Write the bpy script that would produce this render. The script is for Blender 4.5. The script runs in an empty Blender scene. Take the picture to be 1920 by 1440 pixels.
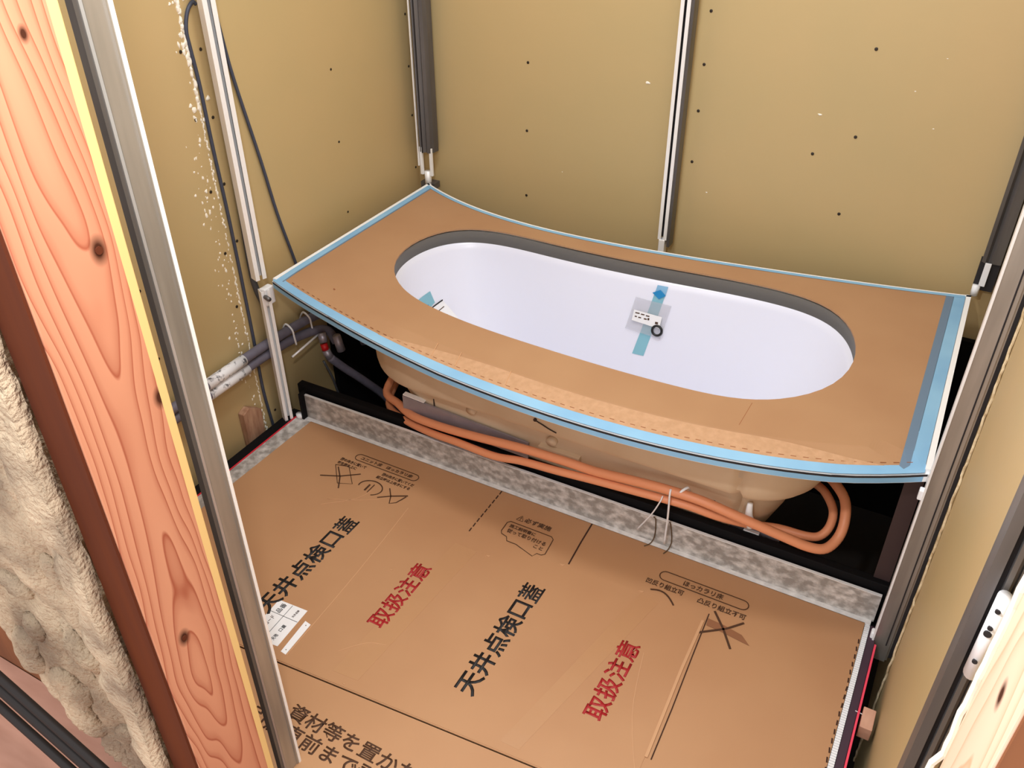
import bpy, bmesh, math, random
from mathutils import Vector, noise
from mathutils.bvhtree import BVHTree
random.seed(7)
S = bpy.context.scene
C = S.collection

# ------------------------------------------------------------------ camera, world, light, exposure
cam = bpy.data.cameras.new('camera')
cam.sensor_width = 36.0
cam.lens = 1629.35 * 36.0 / 1920.0
cam.clip_start = 0.02
co = bpy.data.objects.new('camera', cam)
co.location = (1.5113, -1.4592, 1.5020)
co.rotation_euler = (0.9653, 0.0049, 0.4989)
C.objects.link(co)
S.camera = co

S.view_settings.view_transform = 'Standard'
S.view_settings.look = 'None'
S.view_settings.gamma = 1.0
S.view_settings.use_curve_mapping = False
S.view_settings.exposure = 0.65

w = bpy.data.worlds.new('world')
S.world = w
w.use_nodes = True
w.node_tree.nodes['Background'].inputs[0].default_value = (0.96, 0.98, 1.0, 1)
w.node_tree.nodes['Background'].inputs[1].default_value = 1.05

def lamp(name, loc, power, radius, col):
    l = bpy.data.lights.new(name, 'POINT')
    l.energy = power
    l.shadow_soft_size = radius
    l.color = col
    o = bpy.data.objects.new(name, l)
    o.location = loc
    C.objects.link(o)
    return o
lamp('work_light', (1.15, -1.20, 1.62), 18.0, 0.03, (0.96, 0.98, 1.0))
lamp('overhead_fill', (0.80, -0.32, 2.30), 29.0, 0.12, (0.95, 0.98, 1.0))  # unseen overhead light added to brighten the walls

# ------------------------------------------------------------------ materials
def srgb(r, g, b):
    f = lambda c: (c / 255.0) / 12.92 if c / 255.0 <= 0.04045 else ((c / 255.0 + 0.055) / 1.055) ** 2.4
    return (f(r), f(g), f(b), 1.0)

def mat(name, col, rough=0.6, metal=0.0, spec=0.5, noise_scale=None, col2=None, lo=0.35, hi=0.65,
        bump=0.0, bump_scale=60.0, stretch=(1, 1, 1), detail=3.0, alpha=None, trans=0.0, coat=0.0):
    m = bpy.data.materials.new(name)
    m.use_nodes = True
    nt = m.node_tree
    b = nt.nodes['Principled BSDF']
    b.inputs['Base Color'].default_value = col
    b.inputs['Roughness'].default_value = rough
    b.inputs['Metallic'].default_value = metal
    b.inputs['Specular IOR Level'].default_value = spec
    b.inputs['Coat Weight'].default_value = coat
    b.inputs['Transmission Weight'].default_value = trans
    if alpha is not None:
        b.inputs['Alpha'].default_value = alpha
    tc = nt.nodes.new('ShaderNodeTexCoord')
    mp = nt.nodes.new('ShaderNodeMapping')
    mp.inputs['Scale'].default_value = stretch
    nt.links.new(tc.outputs['Object'], mp.inputs['Vector'])
    if noise_scale:
        n = nt.nodes.new('ShaderNodeTexNoise')
        n.inputs['Scale'].default_value = noise_scale
        n.inputs['Detail'].default_value = detail
        r = nt.nodes.new('ShaderNodeValToRGB')
        r.color_ramp.elements[0].position = lo
        r.color_ramp.elements[1].position = hi
        r.color_ramp.elements[0].color = col
        r.color_ramp.elements[1].color = col2 or col
        nt.links.new(mp.outputs[0], n.inputs['Vector'])
        nt.links.new(n.outputs['Fac'], r.inputs['Fac'])
        nt.links.new(r.outputs['Color'], b.inputs['Base Color'])
    if bump:
        n2 = nt.nodes.new('ShaderNodeTexNoise')
        n2.inputs['Scale'].default_value = bump_scale
        n2.inputs['Detail'].default_value = 4
        bp = nt.nodes.new('ShaderNodeBump')
        bp.inputs['Strength'].default_value = bump
        bp.inputs['Distance'].default_value = 0.01
        nt.links.new(mp.outputs[0], n2.inputs['Vector'])
        nt.links.new(n2.outputs['Fac'], bp.inputs['Height'])
        nt.links.new(bp.outputs[0], b.inputs['Normal'])
    return m

M = {}
M['gypsum'] = mat('yellow_gypsum_paper', srgb(188, 166, 120), 0.5, spec=0.4, noise_scale=2.2, col2=srgb(195, 169, 122), bump=0.03, bump_scale=30)
M['gypsum_core'] = mat('torn_gypsum_paper', srgb(232, 215, 180), 0.9, noise_scale=60, col2=srgb(190, 165, 125))
M['card_floor'] = mat('floor_cardboard', srgb(178, 132, 94), 0.45, spec=0.4, noise_scale=3.0, col2=srgb(184, 139, 100), bump=0.04, bump_scale=14)
M['card_deck'] = mat('cover_cardboard', srgb(171, 130, 95), 0.6, spec=0.3, noise_scale=4.0, col2=srgb(177, 137, 101), bump=0.02, bump_scale=40)
M['card_flap'] = mat('pale_front_flap_cardboard', srgb(194, 152, 116), 0.7, noise_scale=70, col2=srgb(184, 143, 106), bump=0.15, bump_scale=90)
M['card_line'] = mat('cardboard_fold', srgb(198, 152, 112), 0.6)
M['card_dark'] = mat('cardboard_slit', srgb(58, 30, 16), 0.9)
M['card_perf'] = mat('cardboard_perforation', srgb(150, 95, 60), 0.9)
M['tape_clear'] = mat('clear_packing_tape', srgb(182, 137, 98), 0.3, spec=0.5, bump=0.08, bump_scale=18)
M['ink_black'] = mat('black_ink', srgb(16, 13, 16), 0.6)
M['ink_red'] = mat('red_ink', srgb(160, 18, 24), 0.6)
M['ink_brown'] = mat('brown_ink', srgb(72, 42, 20), 0.7)
M['galv'] = mat('galvanised_sheet', srgb(158, 152, 146), 0.36, metal=0.15, noise_scale=48, col2=srgb(226, 221, 216), lo=0.40, hi=0.72, bump=0.5, bump_scale=45, stretch=(1, 1, 1.3), detail=3)
M['galv_lip'] = mat('bright_galvanised_lip', srgb(244, 242, 240), 0.3, metal=0.1, noise_scale=50, col2=srgb(220, 220, 220), bump=0.3, bump_scale=60)
M['steel'] = mat('galvanised_stud', srgb(160, 156, 150), 0.36, metal=0.7, noise_scale=40, col2=srgb(182, 178, 172), stretch=(1, 1, 0.1))
M['steel_bright'] = mat('bright_steel', srgb(246, 245, 244), 0.3, metal=0.12)
M['steel_dark'] = mat('dark_steel', srgb(96, 93, 92), 0.42, metal=0.5, noise_scale=30, col2=srgb(112, 108, 106), stretch=(1, 1, 0.1))
M['groove'] = mat('dark_slot', srgb(34, 30, 32), 0.8)
M['white_plastic'] = mat('white_plastic', srgb(238, 238, 240), 0.35)
M['tub_white'] = mat('white_tub_lining', srgb(232, 234, 248), 0.3, spec=0.5)
M['rim_grey'] = mat('grey_tub_band', srgb(112, 108, 100), 0.6)
M['rim_white'] = mat('white_deck_rim', srgb(248, 248, 248), 0.35)
M['tub_shell'] = mat('cream_insulated_shell', srgb(205, 178, 146), 0.6, noise_scale=8, col2=srgb(212, 187, 156))
M['shell_mark'] = mat('dark_seam', srgb(55, 38, 28), 0.8)
M['black_pan'] = mat('under_deck_shade_black', srgb(14, 13, 15), 0.7, spec=0.15)
M['plum'] = mat('plum_gasket', srgb(62, 40, 54), 0.6)
M['red'] = mat('red_line', srgb(205, 32, 50), 0.5)
M['pink'] = mat('pink_edge', srgb(236, 70, 95), 0.5)
M['rail_grey'] = mat('grey_tub_rail', srgb(150, 146, 156), 0.42, metal=0.5, noise_scale=14, col2=srgb(168, 163, 172))
M['rail_dark'] = mat('dark_tub_rail', srgb(40, 34, 32), 0.6, spec=0.25)
M['orange_pipe'] = mat('orange_hose', srgb(228, 150, 108), 0.42, spec=0.4)
M['grey_pipe'] = mat('grey_pipe_lagging', srgb(108, 104, 118), 0.55, noise_scale=40, col2=srgb(98, 94, 106))
M['grey_pipe_dark'] = mat('dark_grey_conduit', srgb(82, 84, 88), 0.5)
M['cable'] = mat('dark_blue_grey_cable', srgb(62, 68, 86), 0.5)
M['wrap'] = mat('white_printed_wrap', srgb(235, 235, 238), 0.4, noise_scale=70, col2=srgb(90, 90, 96), lo=0.55, hi=0.68)
M['tape_blue'] = mat('light_blue_masking_tape', srgb(142, 190, 222), 0.55, noise_scale=6, col2=srgb(124, 174, 212), stretch=(1, 1, 1))
M['tape_slate'] = mat('blue_tape_over_card', srgb(104, 128, 152), 0.5)
M['tape_deep'] = mat('deep_blue_tape', srgb(20, 130, 190), 0.4)
M['tape_aqua'] = mat('aqua_tape', srgb(140, 198, 215), 0.3, alpha=0.85)
M['bag'] = mat('clear_bag', srgb(215, 215, 222), 0.12, spec=0.8, alpha=0.24, bump=0.6, bump_scale=40)
M['paper'] = mat('white_paper', srgb(240, 240, 242), 0.6)
M['rubber'] = mat('black_rubber', srgb(12, 12, 14), 0.4)
M['dark_and_shaded_wood'] = mat('dark_and_shaded_timber', srgb(98, 48, 26), 0.7, noise_scale=30, col2=srgb(84, 42, 28), stretch=(1, 1, 0.05), spec=0.1)  # real dark wood, and painted shade on the left post's side
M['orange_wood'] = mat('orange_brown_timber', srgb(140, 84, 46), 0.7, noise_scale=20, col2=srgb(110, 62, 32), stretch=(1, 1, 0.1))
M['block_wood'] = mat('weathered_wood_block', srgb(192, 152, 122), 0.8, noise_scale=60, col2=srgb(160, 116, 90), stretch=(1, 1, 0.25))
M['small_wood'] = mat('small_wood_packer', srgb(206, 158, 132), 0.7, noise_scale=50, col2=srgb(190, 140, 115), stretch=(1, 0.3, 1))
M['insul'] = mat('cream_foam_insulation', srgb(214, 190, 160), 0.95, spec=0.1, noise_scale=9, col2=srgb(150, 130, 110), bump=1.0, bump_scale=130)
M['hall'] = mat('pinkish_plywood', srgb(200, 150, 128), 0.7, noise_scale=5, col2=srgb(180, 130, 108), stretch=(1, 4, 1))
M['under'] = mat('dark_concrete', srgb(46, 40, 38), 0.9, noise_scale=8, col2=srgb(38, 33, 32))
M['fleck'] = mat('dried_white_compound', srgb(242, 236, 222), 0.6)
M['screw'] = mat('black_screw_head', srgb(38, 28, 18), 0.5)
M['putty'] = mat('pale_screw_halo', srgb(208, 190, 150), 0.8)
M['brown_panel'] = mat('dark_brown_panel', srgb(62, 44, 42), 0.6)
M['valve_red'] = mat('red_valve_collar', srgb(190, 20, 25), 0.5)
M['wire'] = mat('brown_wire', srgb(90, 68, 44), 0.6)

def wood_mat(name, light, dark, sap, side, y0, slope, zshift, knots, k=95.0):
    """softwood face with nested growth rings along z; sapwood stripe on one edge; knots given as (y, z, size)"""
    m = bpy.data.materials.new(name)
    m.use_nodes = True
    nt = m.node_tree
    N = nt.nodes; L = nt.links
    b = N['Principled BSDF']
    b.inputs['Roughness'].default_value = 0.55
    b.inputs['Specular IOR Level'].default_value = 0.3
    tc = N.new('ShaderNodeTexCoord')
    sep = N.new('ShaderNodeSeparateXYZ')
    L.new(tc.outputs['Object'], sep.inputs[0])
    def mth(op, a, b_=None, c=None):
        n = N.new('ShaderNodeMath'); n.operation = op
        for i, v in enumerate((a, b_, c)):
            if v is None: continue
            if isinstance(v, (int, float)): n.inputs[i].default_value = v
            else: L.new(v, n.inputs[i])
        return n.outputs[0]
    mp = N.new('ShaderNodeMapping'); mp.inputs['Scale'].default_value = (6, 6, 1.6)
    L.new(tc.outputs['Object'], mp.inputs[0])
    ns = N.new('ShaderNodeTexNoise'); ns.inputs['Scale'].default_value = 1.6; ns.inputs['Detail'].default_value = 2
    L.new(mp.outputs[0], ns.inputs['Vector'])
    wob = mth('MULTIPLY', mth('SUBTRACT', ns.outputs['Fac'], 0.5), 0.075)
    yy = mth('ADD', mth('SUBTRACT', sep.outputs[1], y0), wob)
    # ring radius: cone axis drifts in and out of the face along z
    zz = mth('ADD', sep.outputs[2], zshift)
    dep = mth('ADD', mth('MULTIPLY', mth('SINE', mth('MULTIPLY', zz, 5.2)), 0.022), mth('MULTIPLY', zz, slope))
    dep = mth('ADD', dep, mth('MULTIPLY', wob, 0.7))
    rad = mth('SQRT', mth('ADD', mth('MULTIPLY', yy, yy), mth('MULTIPLY', dep, dep)))
    fr = mth('FRACT', mth('MULTIPLY', rad, k))
    ramp = N.new('ShaderNodeValToRGB')
    e = ramp.color_ramp.elements
    e[0].position = 0.0; e[0].color = light
    e[1].position = 1.0; e[1].color = light
    for p, f in ((0.55, 0.12), (0.84, 0.5), (0.93, 1.0)):
        q = e.new(p); q.color = [light[i] * (1 - f) + dark[i] * f for i in range(3)] + [1]
    L.new(fr, ramp.inputs[0])
    # broad colour drift
    n3 = N.new('ShaderNodeTexNoise'); n3.inputs['Scale'].default_value = 9
    mp3 = N.new('ShaderNodeMapping'); mp3.inputs['Scale'].default_value = (1, 1, 0.12)
    L.new(tc.outputs['Object'], mp3.inputs[0]); L.new(mp3.outputs[0], n3.inputs['Vector'])
    mx = N.new('ShaderNodeMix'); mx.data_type = 'RGBA'; mx.blend_type = 'MIX'
    L.new(mth('MULTIPLY', n3.outputs['Fac'], 0.55), mx.inputs[0])
    L.new(ramp.outputs[0], mx.inputs[6]); mx.inputs[7].default_value = side
    col = mx.outputs[2]
    for (ky, kz, ks) in knots:
        dy = mth('DIVIDE', mth('SUBTRACT', sep.outputs[1], ky), ks)
        dz = mth('DIVIDE', mth('SUBTRACT', sep.outputs[2], kz), ks * 1.6)
        d = mth('SQRT', mth('ADD', mth('MULTIPLY', dy, dy), mth('MULTIPLY', dz, dz)))
        r2 = N.new('ShaderNodeValToRGB')
        r2.color_ramp.elements[0].position = 0.35; r2.color_ramp.elements[0].color = (1, 1, 1, 1)
        r2.color_ramp.elements[1].position = 1.0; r2.color_ramp.elements[1].color = (0, 0, 0, 1)
        L.new(d, r2.inputs[0])
        mk = N.new('ShaderNodeMix'); mk.data_type = 'RGBA'
        L.new(r2.outputs[0], mk.inputs[0]); L.new(col, mk.inputs[6]); mk.inputs[7].default_value = srgb(66, 30, 16)
        col = mk.outputs[2]
    if sap is not None:
        ms = N.new('ShaderNodeMix'); ms.data_type = 'RGBA'
        L.new(mth('GREATER_THAN', mth('ADD', sep.outputs[1], mth('MULTIPLY', wob, 0.03)), sap), ms.inputs[0])
        L.new(col, ms.inputs[6]); ms.inputs[7].default_value = srgb(226, 190, 126)
        col = ms.outputs[2]
    L.new(col, b.inputs['Base Color'])
    return m
M['post_wood'] = wood_mat('reddish_softwood', srgb(208, 150, 118), srgb(146, 70, 48), -0.9365, srgb(188, 110, 80), -0.985, 0.012, -0.55,
                          [(-0.958, 1.115, 0.012), (-1.003, 0.567, 0.011), (-0.937, 0.919, 0.011), (-0.967, 1.325, 0.006)])
M['jamb_wood'] = wood_mat('pale_softwood', srgb(240, 206, 180), srgb(214, 160, 124), None, srgb(236, 196, 166), -1.0, 0.02, 0.2,
                          [(-1.008, 1.02, 0.010)], k=70)

# ------------------------------------------------------------------ mesh helpers
class MB:
    def __init__(s): s.v = []; s.f = []
    def add(s, vs, fs):
        o = len(s.v); s.v += [tuple(v) for v in vs]; s.f += [[i + o for i in f] for f in fs]; return s
    def box(s, x0, x1, y0, y1, z0, z1):
        return s.add([(x0,y0,z0),(x1,y0,z0),(x1,y1,z0),(x0,y1,z0),(x0,y0,z1),(x1,y0,z1),(x1,y1,z1),(x0,y1,z1)],
                     [[0,3,2,1],[4,5,6,7],[0,1,5,4],[1,2,6,5],[2,3,7,6],[3,0,4,7]])
    def prism(s, poly, z0, z1):
        n = len(poly)
        return s.add([(x, y, z0) for x, y in poly] + [(x, y, z1) for x, y in poly],
                     [list(range(n))[::-1], list(range(n, 2 * n))] + [[i, (i + 1) % n, n + (i + 1) % n, n + i] for i in range(n)])
    def hull4(s, q, t, n=(0, 0, 1)):
        n = Vector(n).normalized() * t
        a = [Vector(p) for p in q]; k = len(a)
        return s.add(a + [p + n for p in a], [list(range(k))[::-1], list(range(k, 2 * k))] + [[i, (i + 1) % k, k + (i + 1) % k, k + i] for i in range(k)])
    def tube(s, pts, r, n=12, smooth=6, flat=1.0):
        P = [Vector(p) for p in pts]
        if smooth and len(P) > 2: P = spline(P, smooth)
        rings = []; up = Vector((0, 0, 1))
        for i, p in enumerate(P):
            t = (P[min(i + 1, len(P) - 1)] - P[max(i - 1, 0)]).normalized()
            if i == 0:
                a = t.cross(up)
                if a.length < 0.05: a = t.cross(Vector((1, 0, 0)))
            else: a = a - t * a.dot(t)
            a = a.normalized(); b = t.cross(a)
            rr = r(i / (len(P) - 1)) if callable(r) else r
            rings.append([p + a * math.cos(2 * math.pi * j / n) * rr + b * math.sin(2 * math.pi * j / n) * rr * flat for j in range(n)])
        return s.loft(rings, True, True)
    def loft(s, rings, cap0=False, cap1=False, closed=True):
        n = len(rings[0]); vs = [v for r in rings for v in r]; fs = []
        for i in range(len(rings) - 1):
            for j in range(n if closed else n - 1):
                k = (j + 1) % n
                fs.append([i * n + j, i * n + k, (i + 1) * n + k, (i + 1) * n + j])
        if cap0: fs.append(list(range(n))[::-1])
        if cap1: fs.append([(len(rings) - 1) * n + j for j in range(n)])
        return s.add(vs, fs)
    def stroke(s, pts, wd, z, t=0.0004):
        """flat ribbon on a horizontal sheet through (x, y) points"""
        P = [Vector((x, y, 0)) for x, y in pts]
        L_, R_ = [], []
        for i, p in enumerate(P):
            d = (P[min(i + 1, len(P) - 1)] - P[max(i - 1, 0)]).normalized()
            nrm = Vector((-d.y, d.x, 0)) * wd / 2
            L_.append(p + nrm); R_.append(p - nrm)
        for i in range(len(P) - 1):
            q = [(L_[i].x, L_[i].y, z), (R_[i].x, R_[i].y, z), (R_[i+1].x, R_[i+1].y, z), (L_[i+1].x, L_[i+1].y, z)]
            s.hull4(q, t)
        return s
    def build(s, name, m, parent=None, smooth=False, bevel=0.0):
        me = bpy.data.meshes.new(name)
        me.from_pydata(s.v, [], s.f)
        bm = bmesh.new(); bm.from_mesh(me); bmesh.ops.recalc_face_normals(bm, faces=bm.faces); bm.to_mesh(me); bm.free()
        me.materials.append(m if not isinstance(m, str) else M[m])
        if smooth: me.polygons.foreach_set('use_smooth', [True] * len(me.polygons))
        o = bpy.data.objects.new(name, me); C.objects.link(o)
        if parent:
            o.parent = parent
            o.matrix_parent_inverse = parent.matrix_world.inverted()
        if bevel:
            bv = o.modifiers.new('bevel', 'BEVEL'); bv.width = bevel; bv.segments = 2; bv.limit_method = 'ANGLE'
        return o

def spline(P, k, closed=False):
    out = []; n = len(P)
    for i in range(n if closed else n - 1):
        if closed: p0, p1, p2, p3 = P[(i - 1) % n], P[i], P[(i + 1) % n], P[(i + 2) % n]
        else: p0, p1, p2, p3 = P[max(i - 1, 0)], P[i], P[i + 1], P[min(i + 2, n - 1)]
        for j in range(k):
            t = j / k
            out.append(0.5 * ((2 * p1) + (p2 - p0) * t + (2 * p0 - 5 * p1 + 4 * p2 - p3) * t * t + (3 * p1 - p0 - 3 * p2 + p3) * t ** 3))
    if not closed: out.append(P[-1])
    return out

def tag(o, label=None, cat=None, group=None, kind=None):
    if label: o['label'] = label
    if cat: o['category'] = cat
    if group: o['group'] = group
    if kind: o['kind'] = kind
    return o
def thing(name, loc, label, cat, group=None):
    o = bpy.data.objects.new(name, None); o.location = loc; o.empty_display_size = 0.05
    C.objects.link(o)
    from mathutils import Matrix
    o.matrix_world = Matrix.Translation(loc)
    return tag(o, label, cat, group)
def struct(o): o['kind'] = 'structure'; return o

def rbox(x0, x1, y0, y1, r, n=12):
    pts = []
    for cx, cy, a0 in ((x1 - r, y1 - r, 0), (x0 + r, y1 - r, 90), (x0 + r, y0 + r, 180), (x1 - r, y0 + r, 270)):
        for i in range(n + 1):
            a = math.radians(a0 + 90 * i / n)
            pts.append((cx + r * math.cos(a), cy + r * math.sin(a)))
    return pts
def rbox2(x0, x1, y0, y1, rl, rr, n=14):
    pts = []
    for cx, cy, a0, r in ((x1 - rr, y1 - rr, 0, rr), (x0 + rl, y1 - rl, 90, rl), (x0 + rl, y0 + rl, 180, rl), (x1 - rr, y0 + rr, 270, rr)):
        for i in range(n + 1):
            a = math.radians(a0 + 90 * i / n)
            pts.append((cx + r * math.cos(a), cy + r * math.sin(a)))
    return pts
def resample(pts, n):
    P = [Vector((x, y)) for x, y in pts]; P.append(P[0])
    L = [0]
    for i in range(len(P) - 1): L.append(L[-1] + (P[i + 1] - P[i]).length)
    out = []; j = 0
    for i in range(n):
        t = L[-1] * i / n
        while L[j + 1] < t: j += 1
        f = (t - L[j]) / max(L[j + 1] - L[j], 1e-9)
        out.append(tuple(P[j].lerp(P[j + 1], f)))
    return out

# ------------------------------------------------------------------ room shell
H, D, W = 0.4439, 0.7526, 1.6
XL, XR, YB = -0.08, 1.645, D + 0.06
ZB, ZT = -0.34, 2.35
wl = struct(MB().box(XL - 0.0125, XL, -0.878, YB + 0.0125, ZB, ZT).build('wall_left', 'gypsum'))
wb = struct(MB().box(XL, XR + 0.0125, YB, YB + 0.0125, ZB, ZT).build('wall_back', 'gypsum'))
wr = struct(MB().box(XR, XR + 0.0125, -0.076, YB, ZB, ZT).build('wall_right', 'gypsum'))
wr2 = struct(MB().box(XR, XR + 0.0125, -0.935, -0.088, ZB, ZT).build('wall_right_near', 'gypsum'))
mb = MB()
z = ZB
random.seed(3)
pts = []
while z < ZT:
    pts.append((XR - 0.0016 - random.random() * 0.0022, -0.088 + random.random() * 0.003, z)); z += 0.006 + random.random() * 0.012
mb.tube(pts, 0.0022, 6, 0)
mb.build('torn_paper_edge', 'gypsum_core', wr2)
struct(MB().box(-0.3, 2.0, -0.95, 1.0, ZB - 0.02, ZB).build('floor', 'under'))
struct(MB().box(-2.2, 2.6, -3.2, -0.895, -0.20, -0.15).build('floor_hallway', 'hall'))
struct(MB().box(XR + 0.0125, XR + 0.10, -0.945, 1.0, ZB, ZT).build('trim_1', 'dark_and_shaded_wood'))

tag(MB().box(XL + 0.0005, XR - 0.0005, YB - 0.021, YB - 0.001, ZB, 0.30).build('under_deck_shade', 'black_pan'), 'added black sheet for the shade along the foot of the back wall behind the tub', 'board')  # added black sheet: the dark under the deck put in as colour
tag(MB().box(XL + 0.0005, XL + 0.014, 0.27, YB - 0.022, ZB, 0.34).build('under_deck_shade', 'black_pan'), 'added black sheet for the shade at the foot of the left wall beside the tub end', 'board')  # same painted shade on the left wall beside the tub
# screws and flecks on the boards
def screw(parent, p, ax, r=0.0042, sgn=1):
    a = Vector((1, 0, 0)) if ax == 0 else Vector((0, 1, 0))
    u = Vector((0, 1, 0)) if ax == 0 else Vector((1, 0, 0)); v = Vector((0, 0, 1))
    c = Vector(p) + a * sgn * 0.0003
    mb = MB()
    ring = lambda rr, h: [c + a * sgn * h + (u * math.cos(t) + v * math.sin(t)) * rr for t in [k * math.pi / 6 for k in range(12)]]
    mb.loft([ring(r, 0), ring(r * 0.9, 0.0012), ring(r * 0.35, 0.0008)], True, True)
    return mb.build('screw', 'screw', parent, True)
for y, zz in [(-0.066,1.019),(-0.008,1.012),(-0.0637,0.868),(-0.012,0.8595),(-0.065,0.694),(-0.019,0.698),(-0.061,0.529),(-0.015,0.544),
              (0.429,0.8657),(0.4265,0.6665),(0.4287,0.4535),(-0.3288,0.3653),(-0.064,1.17),(-0.01,1.17),(0.43,1.065),
              (-0.06,0.375),(0.0,0.0),(-0.062,0.02),(-0.3288,0.55),(-0.3288,0.18)]:
    screw(wl, (XL, y, zz), 0, 0.0042 if y < 0.2 else 0.0034)
for y, zz in [(YB-0.02,0.94),(YB-0.02,0.79),(YB-0.02,0.64),(YB-0.02,0.47)]:
    screw(wl, (XL, y, zz), 0, 0.0038)
for x, zz in [(0.322,0.844),(0.3196,0.6465),(0.319,0.4425),(1.2437,0.9836),(1.2412,0.7735),(1.2428,0.5694),(0.838,1.03),(0.836,0.90),(0.835,0.78),(0.834,0.64),(0.768,0.44),(0.320,1.045),(1.2437,1.19),(1.147,0.715)]:
    screw(wb, (x, YB, zz), 1, 0.0042, -1)
for y, zz in [(0.63,0.70),(0.30,0.55),(0.30,0.80)]:
    screw(wr, (XR, y, zz), 0, 0.004, -1)
def blob(mb, c, r, ax, sgn, flat=0.4, stretch=1.0):
    a = Vector((1, 0, 0)) if ax == 0 else Vector((0, 1, 0))
    u = Vector((0, 1, 0)) if ax == 0 else Vector((1, 0, 0)); v = Vector((0, 0, 1))
    th = random.random() * 3; rings = []
    js = [random.uniform(0.6, 1.25) for _ in range(9)]
    for h, q in ((0, 1.0), (0.5, 0.86), (0.85, 0.5), (1.0, 0.1)):
        rings.append([Vector(c) + a * sgn * h * r * flat + (u * math.cos(t) + v * math.sin(t) * stretch) * r * q * js[k]
                      for k, t in enumerate([th * 0 + k * 2 * math.pi / 9 for k in range(9)])])
    mb.loft(rings, True, True)
mb = MB()
for (x, zz, r) in [(0.6875,0.8346,0.0065),(1.147,0.8154,0.006),(0.792,0.62,0.003),(0.885,0.56,0.003),(0.44,0.54,0.002),(1.35,0.90,0.0022),(1.41,0.82,0.0025),(1.40,0.98,0.002)]:
    blob(mb, (x, YB, zz), r, 1, -1, 0.35, 0.6)
tag(mb.build('dried_compound_flecks', 'fleck'), 'white compound flecks dotted on the back wall board', 'compound', kind='stuff')
mb = MB(); random.seed(11)
for i in range(170):
    zz = random.uniform(-0.12, 1.25)
    if zz > 0.85: y, r = random.gauss(-0.055, 0.014), random.uniform(0.0012, 0.0065)
    else: y, r = random.gauss(-0.078, 0.012), random.uniform(0.0008, 0.0038)
    blob(mb, (XL, y, zz), r, 0, 1, 0.5, random.uniform(0.8, 2.2))
zz = -0.12
while zz < 1.2:
    if random.random() < 0.8: blob(mb, (XL, -0.046 + random.gauss(0, 0.0015), zz), random.uniform(0.0015, 0.0055 if zz > 0.9 else 0.003), 0, 1, 0.9, 2.0)
    zz += 0.006
tag(mb.build('dried_compound_drips', 'fleck'), 'white dried compound drips running down the left wall beside the cable', 'compound', kind='stuff')

# ------------------------------------------------------------------ steel studs of the bath frame
def channel(cx, cy, wd, dp, lip, t, facing):
    """C profile, open towards facing; returns polygon"""
    h = wd / 2
    pr = [(-h, 0), (h, 0), (h, dp), (h - lip, dp), (h - lip, dp - t), (h - t, dp - t), (h - t, t), (-h + t, t), (-h + t, dp - t), (-h + lip, dp - t), (-h + lip, dp), (-h, dp)]
    a = math.atan2(facing[1], facing[0]) - math.pi / 2
    return [(cx + x * math.cos(a) - y * math.sin(a), cy + x * math.sin(a) + y * math.cos(a)) for x, y in pr]

# middle stud on the back wall
t = thing('frame_stud', (0.793, D, 0.385), 'bright slotted steel stud in the middle of the back wall', 'stud')
MB().prism(channel(0.790, D + 0.024, 0.026, 0.024, 0.0095, 0.0018, (0, -1)), 0.42, ZT - 0.05).build('channel', 'steel_bright', t)
MB().box(0.7805, 0.7995, D + 0.0215, D + 0.0225, 0.42, ZT - 0.05).build('slot', 'groove', t)
MB().box(0.804, 0.812, D + 0.002, D + 0.036, 0.40, ZT - 0.05).build('backing_strip', 'steel_dark', t)
MB().box(0.781, 0.799, D - 0.002, D + 0.020, 0.37, 0.42).build('foot_bracket', 'steel_bright', t, bevel=0.002)

# back left corner stud
t = thing('frame_stud', (-0.01, D, 0.42), 'grey grooved corner stud at the back left corner above the tub', 'stud')
mb = MB()
mb.prism([(-0.035, D + 0.004), (-0.026, D - 0.006), (-0.020, D - 0.002), (-0.013, D - 0.010), (-0.004, D - 0.002), (0.002, D - 0.008), (0.012, D - 0.004),
          (0.018, D + 0.008), (0.020, D + 0.030), (0.004, D + 0.034), (0.000, D + 0.05), (-0.04, D + 0.05), (-0.04, D + 0.02)], 0.545, ZT - 0.05)
mb.build('channel', 'steel_dark', t)
MB().box(-0.034, -0.0305, D - 0.0105, D - 0.006, 0.50, ZT - 0.05).build('highlight_edge', 'steel_bright', t)  # painted highlight along the grey corner stud
MB().box(-0.0155, -0.0125, D - 0.0125, D - 0.009, 0.545, ZT - 0.05).build('groove', 'groove', t)
for x in (-0.026, 0.010):
    MB().box(x - 0.005, x + 0.005, D - 0.004, D + 0.004, 0.47, 0.56).build('foot_prong', 'steel_bright', t, bevel=0.001)
MB().tube([(-0.008, D + 0.004, 0.435), (-0.008, D + 0.004, 0.482)], 0.011, 12, 0).build('foot_bolt', 'steel_bright', t, True)
MB().box(-0.034, 0.018, D - 0.002, D + 0.03, 0.425, 0.445).build('foot_plate', 'steel_dark', t)

# back right corner stud
t = thing('frame_stud', (1.615, 0.775, 0.44), 'dark steel corner stud at the back right corner above the tub', 'stud')
mb = MB()
mb.prism([(1.598, 0.768), (1.606, 0.760), (1.612, 0.768), (1.620, 0.762), (1.640, 0.764), (1.6445, 0.78), (1.6445, 0.81), (1.600, 0.81)], 0.535, ZT - 0.05)
mb.build('channel', 'steel_dark', t)
MB().box(1.607, 1.621, 0.7575, 0.7615, 0.475, 0.537).build('foot_bracket', 'white_plastic', t, bevel=0.001)
MB().box(1.596, 1.641, 0.768, 0.80, 0.46, 0.535).build('foot_sleeve', 'groove', t)
MB().tube([(1.604, 0.764, 0.446), (1.604, 0.764, 0.474)], 0.009, 12, 0).build('foot_bolt', 'white_plastic', t, True)

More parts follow.
